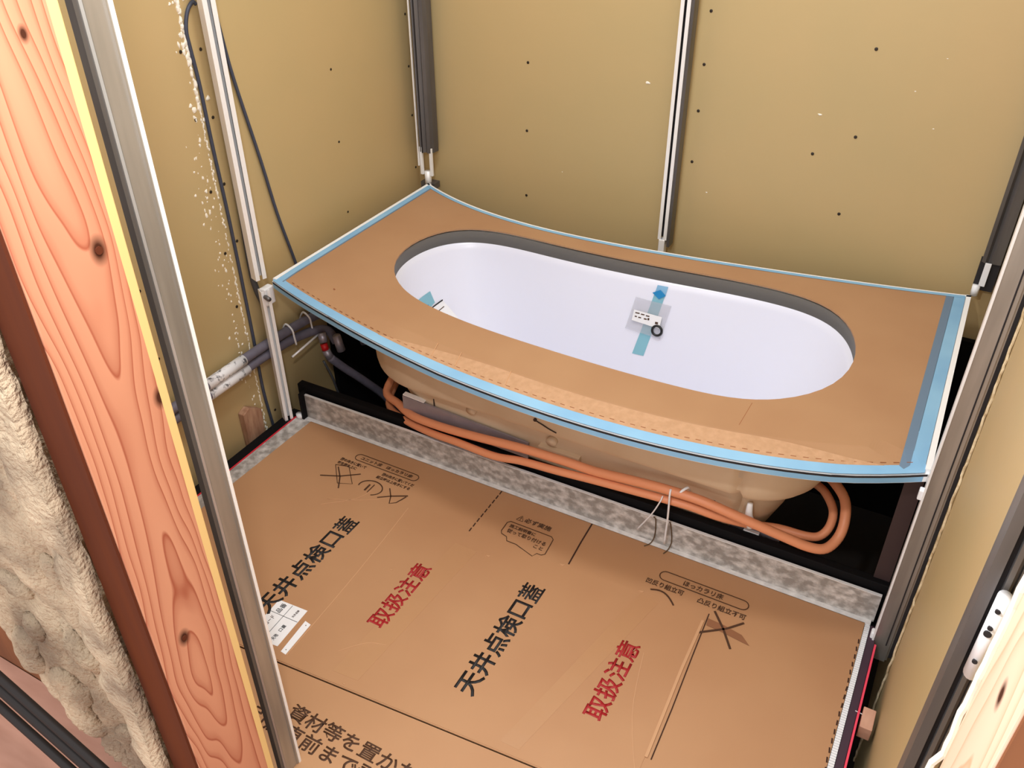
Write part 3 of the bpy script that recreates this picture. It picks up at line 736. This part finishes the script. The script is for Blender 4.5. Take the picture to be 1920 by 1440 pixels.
# inner grey band and white lining
def hole_ring(grow, z, sx=1.0, sy=1.0, oy=0.0, ox=0.0):
    out = []
    for x, y in hp:
        dx, dy = x - HC[0], y - HC[1]; L_ = math.hypot(dx, dy)
        out.append((HC[0] + ox + dx * (1 + grow / L_) * sx, HC[1] + oy + dy * (1 + grow / L_) * sy, z))
    return out
MB().loft([hole_ring(0.003, H - 0.0042), hole_ring(0.004, 0.402), hole_ring(0.009, 0.402), hole_ring(0.008, H - 0.0042)]).build('inner_grey_band', 'rim_grey', tub, True)
lining = MB().loft([hole_ring(0.006, 0.404), hole_ring(-0.004, 0.398), hole_ring(-0.008, 0.385), hole_ring(0, 0.25, 0.92, 0.86, -0.005), hole_ring(0, 0.15, 0.82, 0.74, -0.008), hole_ring(0, 0.10, 0.76, 0.70, -0.01),
                    hole_ring(0, 0.05, 0.70, 0.64, -0.01), hole_ring(0, 0.020, 0.66, 0.56, -0.01), hole_ring(0, 0.012, 0.60, 0.45, -0.01), hole_ring(0, 0.010, 0.1, 0.1, -0.01)], False, True).build('lining', 'tub_white', tub, True)
# outer insulated shell
levels = [(0.424, .172, 1.470, .004, .600, .24), (0.350, .188, 1.445, -.004, .595, .24), (0.290, .200, 1.428, -.012, .590, .24), (0.258, .206, 1.412, -.016, .585, .24), (0.244, .214, 1.398, -.008, .580, .22),
          (0.242, .238, 1.365, .034, .565, .18), (0.150, .290, 1.345, .046, .555, .17), (0.060, .330, 1.310, .062, .540, .15), (-0.05, .42, 1.24, .085, .520, .15), (-0.16, .50, 1.16, .12, .49, .14)]
rings = []
for z, a, b, c, d, r in levels:
    ring = []
    for x, y in resample(rbox2(a, b, c, d, r, r * 0.62), 320):
        if y < 0.2:
            for gx, gw, gd in ((1.262, 0.011, 0.018), (0.352, 0.006, 0.004)):
                if abs(x - gx) < gw: y += gd * (0.5 + 0.5 * math.cos(math.pi * (x - gx) / gw))
        ring.append((x, y, z))
    rings.append(ring)
sh = MB().loft(rings, False, True).build('insulated_shell', 'tub_shell', tub, True)
sh.modifiers.new('es', 'EDGE_SPLIT').split_angle = math.radians(38)
# moulded tabs, seams and flare on the shell
for x, z in ((0.575, 0.205), (0.80, 0.190)):
    mb = MB(); mb.tube([(x, 0.046, z), (x, 0.028, z)], 0.014, 14, 0, 0.8); mb.build('moulded_tab', 'tub_shell', sh, True)
MB().box(0.765, 0.875, 0.030, 0.050, 0.150, 0.166).build('bottom_tab', 'tub_shell', sh, bevel=0.001)
for pts in ([(0.78, -0.015, 0.278), (0.80, -0.0155, 0.272), (0.815, -0.016, 0.267), (0.835, -0.016, 0.262)],):
    MB().tube(pts, 0.0016, 6, 3).build('ink_scratch', 'shell_mark', sh)
MB().tube([(0.779, -0.012, 0.280), (0.779, -0.0175, 0.280)], 0.0042, 10, 0).build('ink_dot', 'shell_mark', sh)
for x, za, zb in ((0.455, 0.20, 0.150), (1.205, 0.165, 0.135)):
    MB().box(x, x + 0.0035, 0.040, 0.052, zb, za).build('seam_slot', 'shell_mark', sh)
MB().box(1.062, 1.152, 0.0455, 0.054, 0.170, 0.225).build('brown_recess', 'orange_wood', sh)
o = MB().hull4([(1.42, 0.11, 0.420), (1.50, 0.11, 0.420), (1.50, 0.11, 0.408), (1.455, 0.11, 0.36), (1.42, 0.11, 0.34)], 0.015, (0, 1, 0)).build('corner_gusset', 'tub_shell', sh)
MB().tube([(1.285, 0.040, 0.195), (1.288, 0.036, 0.16), (1.300, 0.034, 0.135)], lambda q: 0.006 + 0.006 * q, 10, 3, 0.7).build('drip', 'rim_white', sh, True)

# metal cradle under the tub
cr = thing('tub_cradle', (0.8, 0.08, -0.2), 'grey metal cradle rails carrying the tub below its cream shell', 'tub frame')
mb = MB(); mb.hull4([(0.362, 0.034, 0.178), (0.735, 0.034, 0.158), (0.735, 0.034, 0.110), (0.362, 0.034, 0.120)], 0.006, (0, 1, 0)); mb.build('front_rail', 'rail_grey', cr)
MB().hull4([(0.365, 0.032, 0.182), (0.430, 0.032, 0.178), (0.430, 0.046, 0.178), (0.365, 0.046, 0.182)], 0.003).build('bright_tab', 'steel_bright', cr)
MB().hull4([(0.60, 0.062, 0.120), (1.36, 0.062, 0.105), (1.36, 0.062, 0.050), (0.60, 0.062, 0.07)], 0.005, (0, 1, 0)).build('lower_rail', 'rail_grey', cr)
MB().hull4([(1.13, 0.056, 0.112), (1.26, 0.056, 0.104), (1.26, 0.062, 0.104), (1.13, 0.062, 0.112)], 0.003).build('highlight_edge', 'steel_bright', cr)  # highlight on the rail's top painted as a near-white strip
MB().box(1.28, 1.315, 0.052, 0.06, 0.095, 0.102).build('highlight_edge', 'steel_bright', cr)  # short painted highlight further along the rail
for x in (0.42, 1.22): MB().box(x, x + 0.03, 0.09, 0.12, ZB, 0.10).build('leg', 'rail_dark', cr)
for x in (0.46, 1.19): MB().box(x, x + 0.03, 0.46, 0.49, ZB, 0.02).build('leg', 'rail_dark', cr)
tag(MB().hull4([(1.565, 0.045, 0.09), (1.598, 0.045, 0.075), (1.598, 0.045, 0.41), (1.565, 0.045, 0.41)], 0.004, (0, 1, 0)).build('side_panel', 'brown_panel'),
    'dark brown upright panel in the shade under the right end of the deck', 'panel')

# ------------------------------------------------------------------ cardboard cover and blue tape on the deck
cv = thing('cover_cardboard', (0.8, 0.3, H), 'brown cardboard cover with oval opening laid on the bathtub deck', 'cardboard')
ring_sheet(outline(0.030, 0.050, 0.018, 0.016), 0.0, 0.0044, 0.0042, 'cover_sheet', 'card_deck', cv)
mb = MB(); rows = []
for i in range(46):
    x = 0.40 + 1.12 * i / 45
    a_, b_ = YF(x) + 0.0235, YF(x) + 0.0235 + 0.046 * min(1.0, math.sin(min(1.0, i / 14.0) * 1.5708), math.sin(min(1.0, (45 - i) / 10.0) * 1.5708))
    rows.append([(x, a_, drop(x, a_) + 0.0046), (x, (a_ + b_) / 2, drop(x, (a_ + b_) / 2) + 0.0046), (x, b_, drop(x, b_) + 0.0046), (x, b_, drop(x, b_) + 0.0058), (x, (a_ + b_) / 2, drop(x, (a_ + b_) / 2) + 0.0056), (x, a_, drop(x, a_) + 0.0052)])
mb.loft(rows, True, True)
mb.build('front_flap', 'card_flap', cv)['label'] = 'paler textured strip along the front'  # paler, bumpier strip along the cover's front
mb = MB(); x = 0.06
while x < 1.56:
    for k in range(1):
        y = YF(x) + 0.031
        mb.hull4([(x, y, drop(x, y) + 0.0054), (x + 0.010, YF(x + 0.010) + 0.031, drop(x, y) + 0.0054), (x + 0.010, YF(x + 0.010) + 0.0325, drop(x, y) + 0.0055), (x, y + 0.0015, drop(x, y) + 0.0055)], 0.0005)
    x += 0.022
mb.build('perforation', 'card_perf', cv)
for x in (0.560, 0.628, 0.762):
    a, b = YF(x) + 0.032, YF(x) + 0.074
    MB().tube([(x, a, drop(x, a) + 0.0055), (x - 0.008, b, drop(x, b) + 0.0056)], 0.0012, 6, 0).build('fold', 'card_line', cv)
MB().stroke([(1.2475, 0.049), (1.2453, -0.037)], 0.0012, H + 0.0040, 0.0005).build('cut_line', 'card_perf', cv)
MB().tube([(0.1779, 0.034, H + 0.0042), (0.183, 0.030, H + 0.005)], 0.0022, 8, 0).build('scuff', 'card_perf', cv)

def tape_strip(name, label, pa, pb, zo, m, t=0.0006, parent=None):
    """strip between two (x, y) polylines following the deck surface"""
    mb = MB()
    rows = []
    for (a, b) in zip(pa, pb):
        rows.append([(a[0], a[1], drop(*a) + zo), (b[0], b[1], drop(*b) + zo), (b[0], b[1], drop(*b) + zo + t), (a[0], a[1], drop(*a) + zo + t)])
    mb.loft(rows, True, True)
    o = mb.build(name, m, parent)
    if label: tag(o, label, 'tape', 'blue masking tape around the deck')
    return o
ys = lambda x, a, b, n=12: [(x, YF(x) + a + (YK(x) - b - YF(x) - a) * i / n) for i in range(n + 1)]
tape_strip('masking_tape', 'light blue masking tape along the left end of the deck', ys(0.012, 0.004, 0.012), ys(0.0315, 0.004, 0.012), 0.0044, 'tape_blue')
tape_strip('masking_tape', 'wide light blue masking tape along the right end of the deck', ys(W - 0.0375, 0.004, 0.012), ys(W - 0.012, 0.004, 0.012), 0.0044, 'tape_blue')
tr = tape_strip('masking_tape', 'slate blue inner masking tape overlapping the cardboard at the right end', ys(W - 0.055, 0.012, 0.014), ys(W - 0.0370, 0.012, 0.014), 0.0044, 'tape_slate')
tape_strip('masking_tape', 'slate blue inner masking tape overlapping the cardboard at the left end', ys(0.0313, 0.016, 0.02), ys(0.036, 0.016, 0.02), 0.0044, 'tape_slate')
xsB = [0.014 + (W - 0.028) * i / 44 for i in range(45)]
tape_strip('masking_tape', 'narrow light blue masking tape along the back edge of the deck', [(x, YK(x) - 0.0215) for x in xsB], [(x, YK(x) - 0.0095) for x in xsB], 0.0052, 'tape_blue')
xsF = [0.004 + (W - 0.014) * i / 44 for i in range(45)]
fr_ = tape_strip('masking_tape', 'blue masking tape folded over the long curved front edge of the deck', [(x, YF(x) + 0.0) for x in xsF], [(x, YF(x) + 0.0245) for x in xsF], 0.0044, 'tape_blue')
mb = MB()
mb.loft([[(x, YF(x) - 0.0012, zf(x) - 0.0165), (x, YF(x) - 0.0012, zf(x) - 0.0042), (x, YF(x) - 0.0002, zf(x) - 0.0042), (x, YF(x) - 0.0002, zf(x) - 0.0165)] for x in xsF], True, True)
mb.build('lower_fold', 'tape_blue', fr_)

# ------------------------------------------------------------------ things taped inside the tub
bpy.context.view_layer.update()
bv = BVHTree.FromPolygons([v.co.copy() for v in lining.data.vertices], [list(p.vertices) for p in lining.data.polygons])
def on_lining(x, z, off=0.0):
    h = bv.ray_cast(Vector((x, 0.28, z)) - lining.parent.location * 0, Vector((0, 1, 0)))
    return h[0] + (h[1] if h[1].y < 0 else -h[1]) * off
def patch(pts, off, t, nu=4, nv=8):
    """quad (x, z) corners laid on the back wall of the lining"""
    A, B, C_, D_ = [Vector((p[0], p[1])) for p in pts]
    mb = MB(); G = []
    for o_ in (off, off + t):
        for j in range(nv + 1):
            for i in range(nu + 1):
                p = A.lerp(B, i / nu).lerp(D_.lerp(C_, i / nu), j / nv); G.append(on_lining(p.x, p.y, o_))
    n = (nu + 1) * (nv + 1); F = []
    for j in range(nv):
        for i in range(nu):
            a = j * (nu + 1) + i; F += [[a, a + 1, a + nu + 2, a + nu + 1], [n + a, n + a + nu + 1, n + a + nu + 2, n + a + 1]]
    rim = [i for i in range(nu + 1)] + [j * (nu + 1) + nu for j in range(1, nv + 1)] + [nv * (nu + 1) + i for i in range(nu - 1, -1, -1)] + [j * (nu + 1) for j in range(nv - 1, 0, -1)]
    F += [[rim[k], rim[(k + 1) % len(rim)], n + rim[(k + 1) % len(rim)], n + rim[k]] for k in range(len(rim))]
    return mb.add(G, F)
bp = thing('parts_bag', (0.85, 0.47, 0.28), 'clear plastic parts bag taped inside the tub with white slip and black ring', 'plastic bag')
patch([(0.8617,0.393),(0.8905,0.393),(0.8585,0.197),(0.8260,0.197)], 0.0008, 0.0004).build('aqua_tape', 'tape_aqua', bp)
patch([(0.8617,0.394),(0.8905,0.394),(0.8880,0.372),(0.8590,0.372)], 0.0014, 0.0006).build('folded_tape_end', 'tape_blue', bp)
mb = patch([(0.852,0.372),(0.872,0.383),(0.889,0.370),(0.872,0.358)], 0.003, 0.0008, 3, 3); mb.build('folded_corner', 'tape_deep', bp)
patch([(0.8090,0.352),(0.9090,0.346),(0.8950,0.252),(0.7940,0.262)], 0.0022, 0.003).build('bag', 'bag', bp)
patch([(0.8110,0.318),(0.8900,0.3125),(0.8880,0.2800),(0.8090,0.2880)], 0.0060, 0.0008).build('paper_slip', 'paper', bp)
mb = MB()
for (x, z, wx, wz) in [(0.816,0.309,0.012,0.003),(0.832,0.308,0.010,0.003),(0.846,0.3065,0.010,0.003),(0.816,0.299,0.006,0.003),(0.826,0.298,0.008,0.003),(0.842,0.297,0.008,0.0035),(0.852,0.297,0.005,0.006),(0.874,0.291,0.008,0.006)]:
    q = patch([(x, z + wz), (x + wx, z + wz), (x + wx, z), (x, z)], 0.0070, 0.0004, 1, 1); mb.add(q.v, q.f)
mb.build('slip_print', 'ink_brown', bp)
cpt = on_lining(0.883, 0.274, 0.008); uu = Vector((1, 0, 0)); vv = (on_lining(0.883, 0.29) - on_lining(0.883, 0.26)).normalized()
rp = [cpt + uu * math.cos(a) * 0.0135 + vv * math.sin(a) * 0.0135 for a in [i * math.pi / 12 for i in range(25)]]
MB().tube(rp, 0.0034, 8, 0).build('rubber_ring', 'rubber', bp, True)

# instruction sheet taped on the left end of the lining
lt = thing('instruction_sheet', (0.26, 0.36, 0.25), 'white instruction sheet with light blue tape taped inside the left end of the tub', 'paper sheet')
def patch_l(cs, off, t, nu=6, nv=6):
    """quad with corners given near the left end wall, laid onto it"""
    A, B, C_, D_ = [Vector(c) for c in cs]; G = []
    for o_ in (off, off + t):
        for j in range(nv + 1):
            for i in range(nu + 1):
                p = A.lerp(B, i / nu).lerp(D_.lerp(C_, i / nu), j / nv)
                h = bv.find_nearest(p); n = h[1] if h[1].x > 0 else -h[1]
                G.append(h[0] + n * o_)
    n = (nu + 1) * (nv + 1); F = []
    for j in range(nv):
        for i in range(nu):
            a = j * (nu + 1) + i; F += [[a, a + 1, a + nu + 2, a + nu + 1], [n + a, n + a + nu + 1, n + a + nu + 2, n + a + 1]]
    rim = [i for i in range(nu + 1)] + [j * (nu + 1) + nu for j in range(1, nv + 1)] + [nv * (nu + 1) + i for i in range(nu - 1, -1, -1)] + [j * (nu + 1) for j in range(nv - 1, 0, -1)]
    F += [[rim[k], rim[(k + 1) % len(rim)], n + rim[(k + 1) % len(rim)], n + rim[k]] for k in range(len(rim))]
    return MB().add(G, F)
patch_l([(0.2412, 0.3651, 0.2986), (0.2531, 0.3685, 0.2632), (0.2519, 0.325, 0.253), (0.2416, 0.2903, 0.2989)], 0.0008, 0.0005).build('blue_tape', 'tape_aqua', lt)
patch_l([(0.2487, 0.3416, 0.2680), (0.2515, 0.3400, 0.2560), (0.2525, 0.310, 0.250), (0.2449, 0.3154, 0.277)], 0.0018, 0.0005, 3, 3).build('tape_fold', 'tape_deep', lt)
patch_l([(0.2617, 0.3965, 0.2600), (0.3000, 0.4120, 0.2020), (0.3100, 0.3400, 0.1750), (0.2530, 0.3350, 0.2520)], 0.0014, 0.0006).build('sheet', 'paper', lt)
patch_l([(0.2610, 0.3960, 0.2625), (0.2625, 0.3950, 0.2590), (0.2530, 0.3370, 0.2510), (0.2515, 0.3380, 0.2545)], 0.0024, 0.0005, 1, 6).build('black_line', 'ink_black', lt)
patch_l([(0.2840, 0.3860, 0.2240), (0.2880, 0.3870, 0.2180), (0.2870, 0.3640, 0.2100), (0.2830, 0.3640, 0.2160)], 0.0024, 0.0005, 1, 4).build('printed_mark', 'ink_black', lt)
patch_l([(0.2700, 0.3900, 0.2450), (0.2710, 0.3900, 0.2430), (0.2640, 0.3500, 0.2350), (0.2630, 0.3500, 0.2370)], 0.0024, 0.0005, 1, 4).build('printed_mark', 'ink_brown', lt)

# ------------------------------------------------------------------ hoses in front of the tub
hs = thing('orange_hose', (0.8, 0.02, 0.1), 'upper orange hose sagging along the front of the tub', 'hose', 'orange hoses')
MB().tube([(0.245,0.20,0.15),(0.259,0.10,0.118),(0.326,0.06,0.123),(0.397,0.025,0.130),(0.487,0.016,0.134),(0.598,0.012,0.144),(0.727,0.010,0.158),(0.848,0.010,0.163),(0.928,0.008,0.165),(1.031,0.004,0.180),(1.112,0.0,0.190),(1.189,0.004,0.187),(1.281,0.014,0.166),(1.371,0.03,0.140),(1.425,0.04,0.126),(1.458,0.055,0.124),(1.476,0.085,0.140),(1.478,0.11,0.172),(1.465,0.15,0.195),(1.43,0.20,0.195),(1.40,0.25,0.17)], 0.0112, 14, 5).build('hose', 'orange_pipe', hs, True)
hs2 = thing('orange_hose', (0.8, 0.0, 0.08), 'lower orange hose lying just above the galvanised upstand', 'hose', 'orange hoses')
MB().tube([(0.225,0.20,0.09),(0.262,0.10,0.075),(0.35,0.045,0.090),(0.457,0.012,0.106),(0.551,-0.002,0.118),(0.662,-0.010,0.122),(0.739,-0.010,0.136),(0.835,-0.008,0.142),(0.935,-0.002,0.147),(1.034,0.0,0.154),(1.099,0.002,0.158),(1.16,0.010,0.155),(1.221,0.022,0.142),(1.29,0.050,0.124),(1.35,0.075,0.118),(1.41,0.080,0.118),(1.438,0.090,0.122),(1.452,0.112,0.140),(1.448,0.145,0.160),(1.42,0.19,0.165),(1.39,0.23,0.15)], 0.0098, 14, 5).build('hose', 'orange_pipe', hs2, True)
tag(MB().tube([(1.137, 0.016, 0.180), (1.1385, -0.006, 0.186), (1.140, -0.004, 0.200), (1.150, 0.012, 0.205), (1.152, 0.024, 0.19)], 0.0030, 8, 5, 0.5).build('hose_clip', 'white_plastic', None, True), 'white clip hooked around the upper orange hose', 'clip')
tag(MB().tube([(1.1000, -0.004, 0.171), (1.0975, -0.012, 0.158), (1.080, -0.010, 0.110), (1.047, 0.000, 0.040)], 0.0017, 8, 5).build('cable_tie', 'white_plastic', None, True), 'thin white tie slanting left from the lower hose to the galvanised strip', 'cable tie')
tag(MB().tube([(1.117, -0.006, 0.200), (1.1185, -0.014, 0.186), (1.120, -0.012, 0.120), (1.1165, 0.0, 0.026)], 0.0024, 8, 5).build('cable_tie', 'white_plastic', None, True), 'thicker white tie hanging straight down from the upper hose', 'cable tie')
tag(MB().tube([(1.080, 0.012, 0.084), (1.086, 0.011, 0.078), (1.088, 0.0125, 0.030), (1.083, 0.004, 0.008), (1.072, -0.010, 0.005)], 0.0014, 7, 5).build('bent_wire', 'wire', None, True), 'left bent brown wire hooked over the galvanised upstand', 'wire')
tag(MB().tube([(1.118, 0.014, 0.083), (1.1225, 0.0125, 0.078), (1.1300, 0.0125, 0.030), (1.127, 0.004, 0.008), (1.121, -0.012, 0.005)], 0.0014, 7, 5).build('bent_wire', 'wire', None, True), 'right bent brown wire hooked over the galvanised upstand', 'wire')

# ------------------------------------------------------------------ pipes and cables on the left wall
pp = thing('lagged_pipe', (-0.055, 0.0, 0.22), 'upper grey lagged water pipe running along the left wall', 'pipe', 'grey lagged pipes')
MB().tube([(-0.0505,-0.87,0.238),(-0.0505,-0.30,0.240),(-0.0505,0.0,0.240),(-0.042,0.16,0.236),(-0.02,0.24,0.225),(0.03,0.27,0.19),(0.06,0.27,0.12)], 0.0132, 14, 6).build('lagging', 'grey_pipe', pp, True)
pp2 = thing('lagged_pipe', (-0.055, 0.0, 0.20), 'lower grey lagged water pipe running along the left wall', 'pipe', 'grey lagged pipes')
MB().tube([(-0.0505,-0.87,0.208),(-0.0505,-0.30,0.210),(-0.0505,0.0,0.209),(-0.038,0.13,0.202),(-0.012,0.19,0.19),(0.01,0.20,0.15)], 0.0132, 14, 6).build('lagging', 'grey_pipe', pp2, True)
mb = MB()
for yy0, yy1 in ((-0.235, -0.100),):
    mb.tube([(-0.0505, yy0, 0.240), (-0.0505, yy1, 0.2405)], 0.0150, 14, 0)
    mb.tube([(-0.0505, yy0, 0.209), (-0.0505, yy1 + 0.006, 0.2085)], 0.0150, 14, 0)
tag(mb.build('pipe_wrap', 'wrap', None, True), 'crinkled white printed wrap around the grey pipes on the left wall', 'pipe wrap')
for yy in (0.075, 0.150):
    tag(MB().tube([(-0.070, yy, 0.232), (-0.054, yy, 0.258), (-0.033, yy, 0.246), (-0.029, yy, 0.222), (-0.030, yy + 0.004, 0.195)], 0.0028, 8, 5).build('pipe_clip', 'white_plastic', None, True),
        'white pipe clip nearest the slotted stud on the grey pipes' if yy < 0.1 else 'white pipe clip nearest the tub on the grey pipes', 'clip', 'pipe clips')
tag(MB().tube([(-0.020, 0.045, 0.176), (-0.020, 0.195, 0.190)], 0.0032, 8, 0).build('threaded_rod', 'steel_bright', None, True), 'thin bright threaded rod under the grey pipes by the tub', 'rod')
va = thing('shower_valve', (0.02, 0.14, 0.15), 'small grey valve with red collar hanging below the pipes left of the tub', 'valve')
MB().tube([(0.005,0.150,0.205),(0.012,0.145,0.180)], 0.012, 12, 0).build('upper_nut', 'rail_grey', va, True)
MB().tube([(0.014,0.142,0.176),(0.020,0.140,0.158)], 0.0105, 12, 0).build('red_collar', 'valve_red', va, True)
MB().tube([(0.020,0.140,0.158),(0.028,0.145,0.132)], 0.0120, 12, 0).build('lower_nut', 'rail_grey', va, True)
MB().tube([(0.028,0.145,0.132),(0.050,0.175,0.085),(0.085,0.22,0.02),(0.12,0.27,-0.06),(0.14,0.30,-0.15)], 0.0125, 12, 5).build('down_pipe', 'grey_pipe', va, True)
v2 = MB().tube([(0.045,0.165,0.20),(0.052,0.170,0.150)], 0.0125, 12, 0).build('valve_stub', 'rail_grey', None, True)
tag(v2, 'short grey capped pipe stub right of the red collar valve', 'pipe')
tag(MB().tube([(0.010,0.135,0.120),(0.020,0.150,0.06),(0.022,0.16,0.01),(0.03,0.17,-0.06)], 0.0035, 8, 5).build('thin_wire', 'grey_pipe_dark', None, True), 'thin grey wire hanging below the red collar valve', 'wire')

tag(MB().tube([(-0.0715,0.018,ZT-0.05),(-0.0715,0.016,0.9),(-0.0715,0.006,0.49),(-0.0715,0.010,0.40),(-0.0715,0.026,0.335),(-0.0715,0.030,0.25),(-0.0715,0.036,0.0),(-0.0715,0.036,-0.10)], 0.0084, 12, 4).build('grey_conduit', 'grey_pipe_dark', None, True),
    'dark grey conduit running down the left wall beside the slotted stud', 'conduit')
tag(MB().tube([(-0.0745,-0.001,1.106),(-0.0745,-0.010,1.112),(-0.074,-0.030,1.095),(-0.075,-0.042,1.06),(-0.075,-0.041,1.02),(-0.075,-0.036,0.94),(-0.075,-0.035,0.80),(-0.075,-0.030,0.596),(-0.075,-0.030,0.285),(-0.075,-0.033,0.094),(-0.075,-0.022,-0.049),(-0.075,-0.020,-0.14)], 0.0042, 8, 5).build('thin_cable', 'cable', None, True),
    'dark thin cable looped at the top and running down among white drips', 'cable')
tag(MB().tube([(-0.073,0.040,1.18),(-0.073,0.054,1.0375),(-0.073,0.068,0.927),(-0.073,0.108,0.719),(-0.073,0.134,0.565),(-0.073,0.166,0.428),(-0.073,0.19,0.32),(-0.073,0.20,0.2)], 0.0042, 8, 5).build('thin_cable', 'cable', None, True),
    'thin cable slanting behind the slotted stud down to the deck', 'cable')
